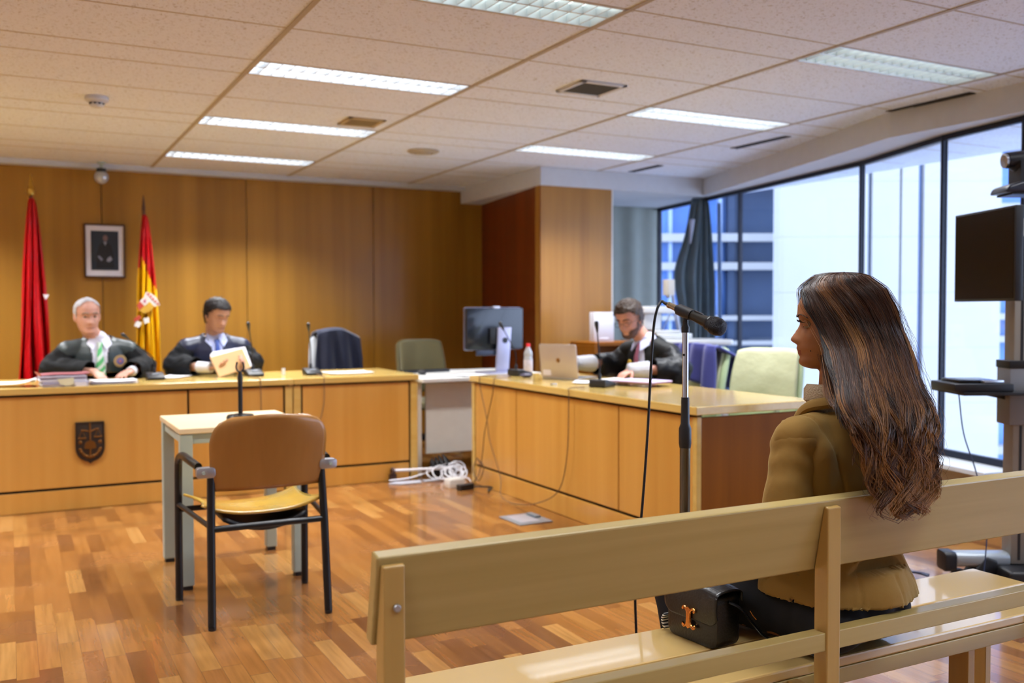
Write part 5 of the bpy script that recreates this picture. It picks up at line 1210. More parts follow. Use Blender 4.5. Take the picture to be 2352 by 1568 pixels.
FEM = dict(
 front=[(-0.112, 0.045), (-0.109, 0.060), (-0.104, 0.072), (-0.095, 0.0775), (-0.087, 0.0745), (-0.082, 0.072), (-0.077, 0.0785), (-0.0725, 0.081), (-0.069, 0.0765), (-0.0655, 0.083), (-0.060, 0.0835), (-0.054, 0.0785), (-0.045, 0.078), (-0.02, 0.076), (-0.002, 0.0745), (0.012, 0.080), (0.024, 0.084), (0.045, 0.084), (0.07, 0.074), (0.09, 0.055), (0.103, 0.032), (0.110, 0.0)],
 back=[(-0.112, 0.030), (-0.104, 0.004), (-0.09, -0.028), (-0.07, -0.055), (-0.045, -0.075), (-0.02, -0.086), (0.02, -0.096), (0.05, -0.093), (0.075, -0.074), (0.095, -0.046), (0.105, -0.022), (0.110, 0.0)],
 width=[(-0.112, 0.010), (-0.108, 0.021), (-0.10, 0.031), (-0.085, 0.042), (-0.065, 0.052), (-0.045, 0.059), (-0.02, 0.065), (0.0, 0.069), (0.03, 0.071), (0.055, 0.069), (0.078, 0.057), (0.095, 0.038), (0.105, 0.018), (0.110, 0.0)],
 nose=[(-0.0545, 0.0), (-0.0505, 0.007), (-0.046, 0.017), (-0.041, 0.0225), (-0.035, 0.0215), (-0.022, 0.013), (-0.006, 0.0045), (0.008, 0.0)])

def head_point(T, x_dir, z):
    pass

def head_mesh(bm, T, M4, nz=84, na=72, s=1.0):
    """closed head surface. local: x to the person's right, y forward, z up, origin between the eyes' level and the ears"""
    z0, z1 = T['front'][0][0], T['front'][-1][0]
    rings = []
    for j in range(1, nz):
        v = j/nz; z = z0 + (z1-z0)*(0.5-0.5*math.cos(PI*v))
        yf, yb, w_ = interp(T['front'], z), interp(T['back'], z), max(interp(T['width'], z), 0.002)
        nb = interp(T['nose'], z); ring = []
        ymid = yb + (yf-yb)*0.46
        for i in range(na):
            a = 2*PI*i/na; ca_, sa_ = math.cos(a), math.sin(a)        # a=90deg is the face
            e = 0.86 if sa_ > 0 and z < 0.03 else 0.95
            x = w_*math.copysign(abs(ca_)**e, ca_)
            y = ymid + ((yf-ymid) if sa_ > 0 else (ymid-yb))*math.copysign(abs(sa_)**(1.0 if sa_ > 0 else 0.95), sa_)
            if sa_ > 0:
                F = sa_
                sig = 0.0085 + 0.006*max(0, min(1, (-z-0.02)/0.03))
                y += nb*math.exp(-(x/sig)**2)
                # nostril wings
                y += 0.006*math.exp(-((abs(x)-0.014)/0.006)**2-((z+0.045)/0.008)**2)
                # sockets, cheek bones, mouth corners, brow
                y -= 0.013*math.exp(-((abs(x)-0.031)/0.015)**2-((z-0.001)/0.012)**2)
                y += 0.004*math.exp(-((abs(x)-0.032)/0.02)**2-((z-0.019)/0.007)**2)
                y += 0.004*math.exp(-((abs(x)-0.042)/0.018)**2-((z+0.032)/0.016)**2)
                y -= 0.004*math.exp(-((abs(x)-0.026)/0.007)**2-((z+0.072)/0.008)**2)
                # flatten lips sideways
                if -0.084 < z < -0.060: y -= 0.006*(1-math.exp(-(x/0.02)**2))*F
            ring.append(bm.verts.new(M4 @ Vector((x*s, y*s, z*s))))
        rings.append(ring)
    for j in range(len(rings)-1):
        for i in range(na): bm.faces.new((rings[j][i], rings[j][(i+1) % na], rings[j+1][(i+1) % na], rings[j+1][i]))
    bm.faces.new(rings[0][::-1]); bm.faces.new(rings[-1])

def M4_of(loc, rot): return Matrix.Translation(Vector(loc)) @ rot.to_4x4()

def hand(bm, wrist, dirv, palm_n, side, curl=0.5, s=1.0, spread=0.12):
    """five-fingered hand. dirv: wrist to knuckles, palm_n: out of the palm, side: +1 thumb on dirv x palm_n side"""
    d = Vector(dirv).normalized(); n = (Vector(palm_n) - d*Vector(palm_n).dot(d)).normalized(); t = d.cross(n)*side
    w_ = Vector(wrist)
    for q in (-0.026, -0.009, 0.009, 0.026):
        capsule(bm, w_+d*0.008*s+t*q*0.6*s, w_+d*0.085*s+t*q*s, 0.0145*s, 0.012*s, 10)
    L = (0.070, 0.078, 0.072, 0.056)
    for k in range(4):
        off = (0.027-0.018*k)*s; b0 = w_+d*0.086*s*(1.0-0.02*abs(k-1))+t*off
        a = spread*(1.5-k)*0.6; c = curl*(0.8+0.12*k); p = b0; ang = 0.0; r0 = 0.0088*s
        for seg, f in enumerate((0.45, 0.31, 0.24)):
            ang += c*(0.55 if seg == 0 else 0.75)
            dd = (d*math.cos(ang)+n*math.sin(ang)); dd = (dd + t*math.sin(a)*math.cos(ang)).normalized()
            p2 = p+dd*L[k]*f*s; capsule(bm, p, p2, r0, r0*0.90, 10); p = p2; r0 *= 0.90
    b0 = w_+d*0.025*s+t*0.030*s; td = (d*0.62+t*0.62+n*0.35).normalized(); p1 = b0+td*0.040*s
    td2 = (d*0.85+t*0.25+n*0.42).normalized(); p2 = p1+td2*0.030*s; p3 = p2+(td2+n*0.2).normalized()*0.022*s
    capsule(bm, b0, p1, 0.0145*s, 0.0105*s, 10); capsule(bm, p1, p2, 0.0105*s, 0.0095*s, 10); capsule(bm, p2, p3, 0.0095*s, 0.008*s, 10)

def skin_mat(name, c, rough=0.5):
    M = mat(name, c, rough, vary=(22, 0.07)); b = M.node_tree.nodes['Principled BSDF']
    b.inputs['Subsurface Weight'].default_value = 0.12; b.inputs['Subsurface Radius'].default_value = (0.02, 0.008, 0.004); b.inputs['Subsurface Scale'].default_value = 0.4
    return M

def eyes(r, M4, s, iris='#2a1a10', lids=None, closed=0.0, z=0.001, dx=0.031, dy=0.066):
    for sd in (-1, 1):
        c = M4 @ Vector((sd*dx*s, dy*s, z*s)); d = (M4.to_3x3() @ Vector((0, 1, -0.1))).normalized()
        bm = bmesh.new(); ellipsoid(bm, c, (0.0115*s,)*3, None, 16, 12); eb = mesh_obj('eyeball', bm, M_['eyewhite'], r)
        bm = bmesh.new(); ellipsoid(bm, c+d*0.0060*s, (0.0072*s,)*3, None, 14, 10); mesh_obj('iris', bm, mat('iris_'+iris[1:], iris, 0.15), eb)
        if lids is not None:
            # upper lid: part of a slightly larger ball
            bm = bmesh.new(); Rm = M4.to_3x3()
            def lid(u, v):
                a = PI*(0.02+0.96*u); e = math.radians(95) - v*math.radians(72+closed*60)
                p = Vector((math.cos(a)*math.cos(e)*1.0, math.sin(a)*math.cos(e), math.sin(e)))
                return c + Rm @ (p*0.0130*s)
            grid(bm, lid, 14, 7); o = mesh_obj('eyelid', bm, lids, r)
M_['eyewhite'] = mat('eye_white', '#8f8580', 0.3)

def brow(r, M4, s, mt, z=0.020, sz=1.0, th=0.0048):
    for sd in (-1, 1):
        bm = bmesh.new()
        tube(bm, spline([M4 @ Vector((sd*x*s, y*s, (z+dz)*s)) for x, y, dz in ((0.012, 0.0935*sz, -0.002), (0.024, 0.0925*sz, 0.003), (0.036, 0.086*sz, 0.003), (0.046, 0.075*sz, -0.003))], 5), th*s, 8, True, (1, 0.7))
        mesh_obj('eyebrow', bm, mt, r)

def hair_shell(T, M4, s, keep, off=0.006, seed=1, rough=0.004, voxel=0.0042):
    """short hair: the head form puffed out, cut to a hairline, roughened with real noise"""
    bm = bmesh.new(); head_mesh(bm, T, Matrix.Identity(4), 70, 64, 1.0)
    bm.normal_update()
    for v in bm.verts:
        n = v.normal.copy(); k = keep(v.co)
        v.co += n*(off*min(1, max(k, -1)) + rough*mnoise.noise(v.co*70+Vector((seed, 0, 0)))*(1 if k > 0 else 0))
    bmesh.ops.delete(bm, geom=[v for v in bm.verts if keep(v.co) < -0.6], context='VERTS')
    for v in bm.verts: v.co = M4 @ (v.co*s)
    return bm

# ---- robed judges at the desk -------------------------------------------------
def seated(name, label, loc, rz, head, yawh, tilt, roll, hs, skin, elbows, wrists, hands, shoulders=0.195, sh_z=1.045, lean=0.0, hips=(0, 0.0, 0.50), feet=True, voxel=0.0065, T=MALE, neck_r=0.056, hand_s=1.0, knee=(0.13, 0.44, 0.50), foot=(0.12, 0.42, 0.085), arm=1.0):
    """builds root, one continuous body mesh; returns root and head matrix. local frame: +y is forward"""
    r = empty(name, (loc[0], loc[1], 0), rz, label, 'person')
    Rh = Matrix.Rotation(yawh, 3, 'Z') @ Matrix.Rotation(tilt, 3, 'X') @ Matrix.Rotation(roll, 3, 'Y')
    M4 = M4_of(head, Rh)
    bm = bmesh.new()
    head_mesh(bm, T, M4, 84, 72, hs)
    for sd in (-1, 1):
        e = M4 @ Vector((sd*0.075*hs, -0.004*hs, -0.012*hs)); ellipsoid(bm, e, (0.009*hs, 0.018*hs, 0.032*hs), Rh @ Matrix.Rotation(sd*0.35, 3, 'Z'), 12, 10)
    hd = Vector(head); base = Vector((0, lean*0.9, sh_z-0.01))
    nb = M4 @ Vector((0, -0.022*hs, -0.075*hs))
    capsule(bm, base+Vector((0, -0.01, 0)), nb, neck_r*1.08, neck_r, 18)
    ch = Vector((0, lean*0.75, sh_z-0.17)); pel = Vector(hips)
    ellipsoid(bm, ch, (0.155, 0.105, 0.20)); ellipsoid(bm, (ch+pel)/2, (0.145, 0.10, 0.18)); ellipsoid(bm, pel+Vector((0, 0.02, 0.02)), (0.165, 0.13, 0.12))
    S = []
    for k, sd in enumerate((-1, 1)):
        sp_ = Vector((sd*shoulders, lean*0.85, sh_z-(0.035 if arm < 1 else 0.068))); S.append(sp_)
        capsule(bm, base+Vector((sd*0.05, 0, -0.01)), sp_, 0.055*arm, 0.058*arm, 14)
        E_ = Vector(elbows[k]); W = Vector(wrists[k])
        capsule(bm, sp_, E_, 0.050*arm, 0.040*arm, 14); capsule(bm, E_, W, 0.040*arm, 0.026, 14)
        hd_, pn, sdn, cu = hands[k]; hand(bm, W, hd_, pn, sdn, cu, hand_s)
        if feet:
            K = Vector((sd*knee[0], knee[1], knee[2])); F_ = Vector((sd*foot[0], foot[1], foot[2]))
            capsule(bm, pel+Vector((sd*0.085, 0.03, -0.01)), K, 0.082, 0.058, 14); capsule(bm, K, F_, 0.056, 0.038, 14)
            capsule(bm, F_+Vector((0, 0, -0.035)), F_+Vector((0, 0.15, -0.055)), 0.035, 0.028, 12)
    o = mesh_obj('body', bm, skin, r); bake(o, [('REMESH', voxel), ('SMOOTH', 1)])
    return r, M4, S, base, ch, pel

def desk_clamp(root, lim, skip=()):
    for o_ in root.children_recursive:
        if o_.type != 'MESH': continue
        flat = o_.name.startswith(('sleeve', 'cuff'))
        for v in o_.data.vertices:
            p = v.co
            if flat:
                if p.y > lim-0.02 and p.z < 0.797: p.z = 0.797
            else:
                if o_.name.startswith('tie'): p.z = max(p.z, 0.80)
                elif o_.name.startswith('body') and p.y > 0.22 and 0.70 < p.z < 0.797: p.z = 0.797
                elif 0.70 < p.z < 0.828 and lim < p.y <= 0.22: p.y = lim
        o_.data.update()

def wrinkle(o, amp, sc_, z0=None):
    me = o.data; n = len(me.vertices); 
    nr = [v.normal.copy() for v in me.vertices]
    for v, q in zip(me.vertices, nr):
        p = v.co
        k = mnoise.noise(Vector((p.x*sc_[0], p.y*sc_[1], p.z*sc_[2]))) + 0.5*mnoise.noise(Vector((p.x*sc_[0], p.y*sc_[1], p.z*sc_[2]))*2.1)
        v.co = p + q*amp*k
    me.update()

def cut(o, pred):
    bm = bmesh.new(); bm.from_mesh(o.data)
    bmesh.ops.delete(bm, geom=[v for v in bm.verts if pred(v.co)], context='VERTS')
    bm.to_mesh(o.data); bm.free()
    o.data.polygons.foreach_set('use_smooth', [True]*len(o.data.polygons))

def robe(r, S, base, ch, pel, elbows, wrists, sleeve, panel, vopen, wide=0.0, cuff_r=0.075, cutw=0.86, gown=True, lap=0.0):
    """gown: torso part and two wide sleeves; vopen(z) half width of the open front"""
    bm = bmesh.new()
    c2 = Vector((0, ch.y, ch.z))
    ellipsoid(bm, c2+Vector((0, -0.005, 0.02)), (0.195+wide, 0.138, 0.215)); ellipsoid(bm, (c2+pel)/2+Vector((0, 0.0, 0)), (0.19+wide, 0.14, 0.24))
    ellipsoid(bm, pel+Vector((0, 0.03, 0.02)), (0.22, 0.18, 0.15))
    for k, sd in enumerate((-1, 1)):
        capsule(bm, base+Vector((sd*0.055, -0.01, -0.022)), S[k]+Vector((sd*0.002, 0, -0.004)), 0.064, 0.074, 16)
    o = mesh_obj('robe', bm, panel, r); bake(o, [('REMESH', 0.009), ('SMOOTH', 6)]); wrinkle(o, 0.007, (9, 9, 2.5))
    nk = base
    cut(o, lambda p: (p.y > base.y*0.6 and abs(p.x) < vopen(p.z)) or ((p-nk-Vector((0, 0.0, 0.045))).length < 0.083))
    bake(o, [('SOLID', 0.008)])
    for k, sd in enumerate((-1, 1)):
        E_, W = Vector(elbows[k]), Vector(wrists[k]); bm = bmesh.new()
        q = S[k]+(E_-S[k])*0.16
        capsule(bm, q, E_, 0.072, 0.084, 18); m2 = E_.lerp(W, cutw)
        capsule(bm, E_, m2, 0.082, cuff_r, 18)
        capsule(bm, E_+Vector((0, 0, -0.03)), E_.lerp(W, 0.5)+Vector((0, 0, -0.02)), 0.075, 0.06, 16)
        o = mesh_obj('sleeve', bm, sleeve, r); bake(o, [('REMESH', 0.009), ('SMOOTH', 3)]); wrinkle(o, 0.012, (13, 13, 13))
        dW = (W-E_).normalized(); cutp = E_.lerp(W, cutw)
        zd = 0.792
        cut(o, lambda p: (p-cutp).dot(dW) > 0.01)
        bake(o, [('SOLID', 0.006)])

def shirt(r, base, ch, c, tie_c, T, vz, collar=0.062, tw=0.034, len_=0.34, tie_kw={}):
    sm_ = mat(r.name+'_shirt', c, 0.7)
    bm = bmesh.new(); ellipsoid(bm, ch+Vector((0, 0.012, 0.02)), (0.165, 0.122, 0.20)); ellipsoid(bm, ch+Vector((0, 0.006, -0.14)), (0.16, 0.125, 0.2))
    capsule(bm, ch+Vector((0, 0.0, 0.1)), base+Vector((0, 0.0, 0.025)), 0.10, 0.065, 18)
    o = mesh_obj('shirt', bm, sm_, r); bake(o, [('REMESH', 0.009), ('SMOOTH', 4)])
    yc = ch.y+0.130
    bm = bmesh.new()
    for sd in (-1, 1):
        hexa(bm, [(sd*0.006, base.y+0.080, base.z+0.022), (sd*0.062, base.y+0.035, base.z+0.055), (sd*0.062, base.y+0.027, base.z+0.053), (sd*0.006, base.y+0.072, base.z+0.022),
                  (sd*0.046, base.y+0.118, base.z-0.045), (sd*0.082, base.y+0.070, base.z-0.002), (sd*0.082, base.y+0.062, base.z-0.004), (sd*0.046, base.y+0.110, base.z-0.047)])
    lathe(bm, [(0.064, 0.02), (0.062, 0.052), (0.057, 0.052), (0.058, 0.02)], base+Vector((0, 0.002, -0.002)), 28)
    mesh_obj('collar', bm, sm_, r)
    tm = mat(r.name+'_tie', tie_c, 0.6); n_ = tm.node_tree; wv = n_.nodes.new('ShaderNodeTexWave'); wv.inputs['Scale'].default_value = tie_kw.get('scale', 12); wv.bands_direction = 'DIAGONAL'
    tcx = n_.nodes.new('ShaderNodeTexCoord'); n_.links.new(tcx.outputs['Object'], wv.inputs['Vector']); rp = n_.nodes.new('ShaderNodeValToRGB'); rp.color_ramp.interpolation = 'CONSTANT'
    rp.color_ramp.elements[0].color = lin(tie_c); rp.color_ramp.elements[1].position = 0.55; rp.color_ramp.elements[1].color = lin(tie_kw.get('c2', tie_c)); n_.links.new(wv.outputs['Fac'], rp.inputs[0]); n_.links.new(rp.outputs[0], n_.nodes['Principled BSDF'].inputs['Base Color'])
    from mathutils.bvhtree import BVHTree
    so = [o_ for o_ in r.children if o_.name.startswith('shirt')][0]
    bv = BVHTree.FromPolygons([v.co.copy() for v in so.data.vertices], [tuple(p.vertices) for p in so.data.polygons])
    def front(x, z, off):
        h = bv.ray_cast(Vector((x, 1.0, z)), Vector((0, -1, 0)))
        return (h[0].y if h[0] is not None else base.y+0.07) + off
    bm = bmesh.new(); z0 = base.z+0.008; pts = [(0.013, 0), (0.021, -0.006), (0.013, -0.036), (0.020, -0.09), (tw*0.75, -0.16), (tw*0.92, -0.22), (tw, -len_), (0.002, -len_-0.03)]
    rows = []
    for x, z in pts:
        rows.append([bm.verts.new((q*x, front(q*x, z0+z, 0.012-0.004*abs(q)), z0+z)) for q in (-1, -0.4, 0.4, 1)])
    for a, b_ in zip(rows[:-1], rows[1:]):
        for i in range(3): bm.faces.new((a[i], a[i+1], b_[i+1], b_[i]))
    o = mesh_obj('tie', bm, tm, r); bake(o, [('SOLID', 0.005)])
    return sm_

# --- the grey-haired judge
sk1 = skin_mat('skin_ruddy', '#bd8d7c'); 
el1 = [(-0.30, 0.10, 0.86), (0.305, 0.10, 0.86)]; wr1 = [(-0.185, 0.345, 0.845), (0.045, 0.30, 0.845)]
# local x>0 is at image left after the half turn (person's right)
r, M4, S, base, ch, pel = seated('person', 'grey-haired man in a judge robe with green striped tie, hands on papers', (0.565, 7.555), PI, (0.075, 0.135, 1.240), 0.16, -0.10, 0.03, 1.08, sk1, el1, wr1,
    [((0.55, 0.8, -0.12), (0, 0, -1), -1, 0.35), ((-0.35, 0.6, -0.35), (0, 0, -1), 1, 0.6)], lean=0.09, sh_z=1.05, shoulders=0.20)
blk = mat('robe_black', '#07080b', 0.8, spec=0.25); sat = mat('robe_satin_grey', '#2b3639', 0.4)
robe(r, S, base, ch, pel, el1, wr1, blk, sat, lambda z: max(0.016, min(0.062, 0.034+0.13*(z-0.86))) if z < 1.12 else 0.0, cuff_r=0.07)
shirt(r, base, ch, '#d2d6ea', '#58b878', MALE, 0, tie_kw=dict(scale=9, c2='#cfe0dc'), len_=0.30, tw=0.038)
hm = mat('hair_silver', '#a9a9ae', 0.6)
def keep1(p):
    # receding: sides and back, thin top
    side = 1.0 if (p.z > -0.035 and p.y < 0.028+0.3*max(0, p.z-0.02)) else -1
    if p.z > 0.066: side = 1.0 if p.y < 0.060 else -1
    if p.z < -0.02 and p.y > -0.01: side = -1
    if p.z < -0.075: side = -1
    return side
mesh_obj('hair', hair_shell(MALE, M4, 1.08, keep1, 0.0045, 3, 0.004), hm, r)
eyes(r, M4, 1.08, '#3a3026', sk1, 0.35); brow(r, M4, 1.08, mat('brow_grey', '#6f645e', 0.7))
bm = bmesh.new(); tube(bm, spline([M4 @ Vector((x*1.08, y*1.08, -0.0745*1.08)) for x, y in ((-0.024, 0.078), (-0.012, 0.086), (0, 0.0885), (0.012, 0.086), (0.024, 0.078))]), 0.0022, 8); mesh_obj('mouth', bm, mat('lip_shadow', '#8a5048', 0.6), r)
# cuffs and robe badge
def cuff(r, W, E_, c, rad=0.036, ln=0.05, lace=False, off=0.0):
    W, E_ = Vector(W), Vector(E_); d = (W-E_).normalized(); a = W-d*(ln*0.8+off)
    bm = bmesh.new(); lathe(bm, [(rad*0.7, 0), (rad*(1.35 if lace else 1.05), 0), (rad*(1.1 if lace else 1), ln*0.6), (rad*0.95, ln), (rad*0.7, ln)], a, 28, d)
    o = mesh_obj('cuff', bm, c, r); 
    if lace: bake(o, [('SUB', 2)]); wrinkle(o, 0.004, (60, 60, 60))
    return o
wc = mat('cuff_white', '#d6d8e2', 0.7)
cuff(r, wr1[0], el1[0], wc, 0.034, 0.05)
bm = bmesh.new()
for k in range(16):
    a = 2*PI*k/16; ellipsoid(bm, (-0.125+0.036*math.cos(a), 0.262, 0.915+0.036*math.sin(a)), (0.0085, 0.004, 0.0085), None, 8, 6)
lathe(bm, [(0, 0), (0.036, 0), (0.034, 0.006), (0, 0.006)], (-0.125, 0.258, 0.915), 24, (0, 1, 0)); bd = mesh_obj('badge', bm, mat('badge_gold', '#9a8258', 0.6, 0.2), r)
bm = bmesh.new(); lathe(bm, [(0, 0.0062), (0.024, 0.0062), (0.023, 0.009), (0, 0.009)], (-0.125, 0.258, 0.915), 24, (0, 1, 0)); mesh_obj('badge_centre', bm, mat('badge_blue', '#5a5a96', 0.6), bd)
bm = bmesh.new(); lathe(bm, [(0, 0.0092), (0.010, 0.0092), (0.009, 0.012), (0, 0.012)], (-0.125, 0.258, 0.915), 16, (0, 1, 0)); mesh_obj('badge_crest', bm, mat('badge_red', '#a06068', 0.6), bd)

desk_clamp(r, -0.025)
# --- the reading judge
sk2 = skin_mat('skin_olive', '#b78a75')
el2 = [(-0.27, 0.12, 0.87), (0.30, 0.12, 0.86)]; wr2 = [(-0.115, 0.36, 0.895), (0.10, 0.375, 0.855)]
r, M4, S, base, ch, pel = seated('person', 'dark-haired man in a navy robe and blue tie reading papers he holds', (1.385, 7.60), PI, (-0.005, 0.155, 1.245), 0.42, -0.38, 0.0, 1.07, sk2, el2, wr2,
    [((-0.15, 0.75, 0.15), (0.9, 0.2, -0.2), 1, 0.75), ((-0.75, 0.6, 0.15), (-0.35, 0.5, 0.7), -1, 0.5)], lean=0.08, sh_z=1.055, shoulders=0.20)
nav = mat('robe_navy_black', '#05070d', 0.8, spec=0.25); navs = mat('robe_navy_satin', '#141c38', 0.42)
robe(r, S, base, ch, pel, el2, wr2, nav, navs, lambda z: max(0.0, min(0.07, 0.30*(z-0.865))) if z < 1.12 else 0.0, cuff_r=0.07, cutw=0.62)
shirt(r, base, ch, '#a8b2da', '#27408c', MALE, 0, tie_kw=dict(scale=25, c2='#3d5aa8'), len_=0.22, tw=0.03)
hd = mat('hair_dark', '#191516', 0.55, spec=0.3, vary=(60, 0.5))
def keep2(p):
    if p.z < -0.075: return -1
    if p.z > 0.058: return 1.0 if p.y < 0.088 else 1.0
    if p.y < -0.005: return 1.0
    if p.z > 0.02 and p.y < 0.035+0.5*(p.z-0.02): return 1.0
    if p.y < 0.018 and p.z > -0.03: return 1.0
    return -1
mesh_obj('hair', hair_shell(MALE, M4, 1.07, keep2, 0.011, 5, 0.006), hd, r)
eyes(r, M4, 1.07, '#241810', sk2, 1.0); brow(r, M4, 1.07, mat('brow_dark', '#2a2220', 0.7))
bm = bmesh.new(); tube(bm, spline([M4 @ Vector((x*1.07, y*1.07, -0.0745*1.07)) for x, y in ((-0.024, 0.078), (-0.012, 0.086), (0, 0.0885), (0.012, 0.086), (0.024, 0.078))]), 0.0022, 8); mesh_obj('mouth', bm, mat('lip_shadow2', '#7d4a40', 0.6), r)
cuff(r, wr2[1], el2[1], wc, 0.040, 0.12); cuff(r, wr2[0], el2[0], wc, 0.036, 0.06)
desk_clamp(r, 0.02)
# the papers in his hands
r = empty('held_document', (1.43, 7.165, 0.89), 0.15, 'folded buff file of papers held open by the reading judge', 'document')
Rm = Matrix.Rotation(-0.95, 3, 'X')
bm = bmesh.new(); obox(bm, (0, 0, 0.0), (0.26, 0.006, 0.16), Matrix.Rotation(-0.45, 3, 'X') @ Matrix.Rotation(-0.25, 3, 'Y')); mesh_obj('folder', bm, mat('buff_folder', '#c09a6a', 0.7), r)
bm = bmesh.new()
for k in range(5): obox(bm, (0.005*k, 0.006+0.004*k, 0.012+0.003*k), (0.255, 0.0025, 0.165), Matrix.Rotation(-0.45-0.015*k, 3, 'X') @ Matrix.Rotation(-0.22+0.02*k, 3, 'Y'))
mesh_obj('pages', bm, M_['paper'], r)

# --- the bearded man at the side desk (faces the judges' desk side, local +y = -X)
sk3 = skin_mat('skin_fair', '#c08874')
el3 = [(-0.33, 0.16, 0.86), (0.27, 0.20, 0.87)]; wr3 = [(-0.16, 0.46, 0.858), (0.30, 0.55, 0.892)]
r, M4, S, base, ch, pel = seated('person', 'bearded man in glasses and black robe with lace cuffs typing on the laptop', (4.17, 5.62), PI/2+0.15, (0.06, 0.27, 1.215), 0.30, -0.42, 0.05, 1.10, sk3, el3, wr3,
    [((-0.05, 0.8, -0.30), (0, -0.2, -1), 1, 0.7), ((0.10, 0.8, -0.25), (0, 0, -1), -1, 0.5)], lean=0.16, sh_z=1.035, shoulders=0.205)
bl3 = mat('gown_black', '#08090a', 0.65, spec=0.3); bs3 = mat('gown_satin', '#0a0c12', 0.5, spec=0.3)
robe(r, S, base, ch, pel, el3, wr3, bs3, bl3, lambda z: max(0.0, min(0.06, 0.35*(z-0.93))) if z < 1.1 else 0.0, cuff_r=0.075, cutw=0.50)
shirt(r, base, ch, '#b9bfe0', '#8c5068', MALE, 0, len_=0.2)
hb = mat('hair_brown', '#33251c', 0.55, spec=0.3, vary=(60, 0.4))
mesh_obj('hair', hair_shell(MALE, M4, 1.10, keep2, 0.013, 9, 0.008), hb, r)
def keepb(p):
    if p.y < 0.0 or p.z > -0.02 or p.z < -0.122: return -1
    if p.z > -0.055 and (p.y > 0.035): return -1
    if abs(p.x) < 0.016 and -0.085 < p.z < -0.066: return -1
    if p.z > -0.066 and abs(p.x) < 0.03: return -1
    return 1.0
mesh_obj('beard', hair_shell(MALE, M4, 1.10, keepb, 0.0035, 2, 0.003), mat('beard_brown', '#55382a', 0.7, vary=(80, 0.3)), r)
eyes(r, M4, 1.10, '#30241c', sk3, 1.0); brow(r, M4, 1.10, hb)
bm = bmesh.new()
for sd in (-1, 1):
    tube(bm, [M4 @ (Vector((sd*0.033+0.021*math.cos(a), 0.104-0.004*abs(math.cos(a)), -0.006+0.016*math.sin(a)))*1.1) for a in [2*PI*k/20 for k in range(21)]], 0.0014, 6)
    tube(bm, [M4 @ (Vector((sd*0.054, 0.098, 0.0))*1.1), M4 @ (Vector((sd*0.080, 0.05, 0.0))*1.1), M4 @ (Vector((sd*0.083, -0.01, -0.002))*1.1)], 0.0016, 6)
tube(bm, [M4 @ (Vector((-0.012, 0.106, 0.0))*1.1), M4 @ (Vector((0.012, 0.106, 0.0))*1.1)], 0.0014, 6)
mesh_obj('glasses', bm, mat('glasses_frame', '#3a3434', 0.3, 0.5), r)
lace = mat('lace_white', '#c4c6ce', 0.8, vary=(220, 0.35), bump=(260, 0.9))
cuff(r, wr3[0], el3[0], lace, 0.050, 0.16, True, 0.01); cuff(r, wr3[1], el3[1], lace, 0.050, 0.17, True, 0.02)
cuff(r, wr3[0], el3[0], wc, 0.033, 0.05, False, -0.01); cuff(r, wr3[1], el3[1], wc, 0.033, 0.05, False, -0.01)
bm = bmesh.new(); ellipsoid(bm, (0.02, 0.30, 0.90), (0.02, 0.006, 0.02)); mesh_obj('badge', bm, mat('badge_yellow', '#b09030', 0.5, 0.4), r)

desk_clamp(r, 0.34)
# --- the woman on the bench --------------------------------------------------
wrot = 0.12
WX, WY = 1.80, 1.722
skw = skin_mat('skin_tan', '#a06c48')
HC = Vector((WX, WY, 0))
hq = Vector((1.803, 1.733, 1.232))      # head centre
fa = math.atan2(0.464, -0.886)          # direction straight to image left
fdir = fa - math.radians(12)            # turned slightly away from the camera
hyaw = fdir - PI/2
def L2(p): q = Matrix.Rotation(-wrot, 3, 'Z') @ (Vector(p)-HC); return q
elw = [(-0.240, -0.04, 0.745), (0.22, 0.0, 0.745)]; wrw = [(-0.115, 0.20, 0.685), (0.115, 0.20, 0.685)]
hl = L2(hq)
r, M4, S, base, ch, pel = seated('person', 'woman with long wavy brown hair in a tan velvet jacket sitting on the bench', (WX, WY), wrot, hl, hyaw-wrot, 0.03, 0.0, 0.99, skw, elw, wrw,
    [((0.5, 0.75, -0.1), (0, 0, -1), 1, 0.5), ((-0.5, 0.75, -0.05), (0, 0, -1), -1, 0.5)], lean=0.0, sh_z=0.99, shoulders=0.155, hips=(0.0, -0.02, 0.545), voxel=0.0042, T=FEM, neck_r=0.046, hand_s=0.88, knee=(0.145, 0.40, 0.52), foot=(0.17, 0.28, 0.085), arm=0.72)
wb = [o for o in r.children if o.name.startswith('body')][0]
# lip colour on the lip faces
wb.data.materials.append(mat('lips', '#8a4638', 0.4))
Mi = M4.inverted()
for pg in wb.data.polygons:
    q = Mi @ pg.center; q = q/0.99
    if -0.0795 < q.z < -0.0635 and abs(q.x) < 0.019 and q.y > 0.0725: pg.material_index = 1
eyes(r, M4, 0.99, '#20140e', skw, 0.8, z=0.0, dx=0.029, dy=0.0605)
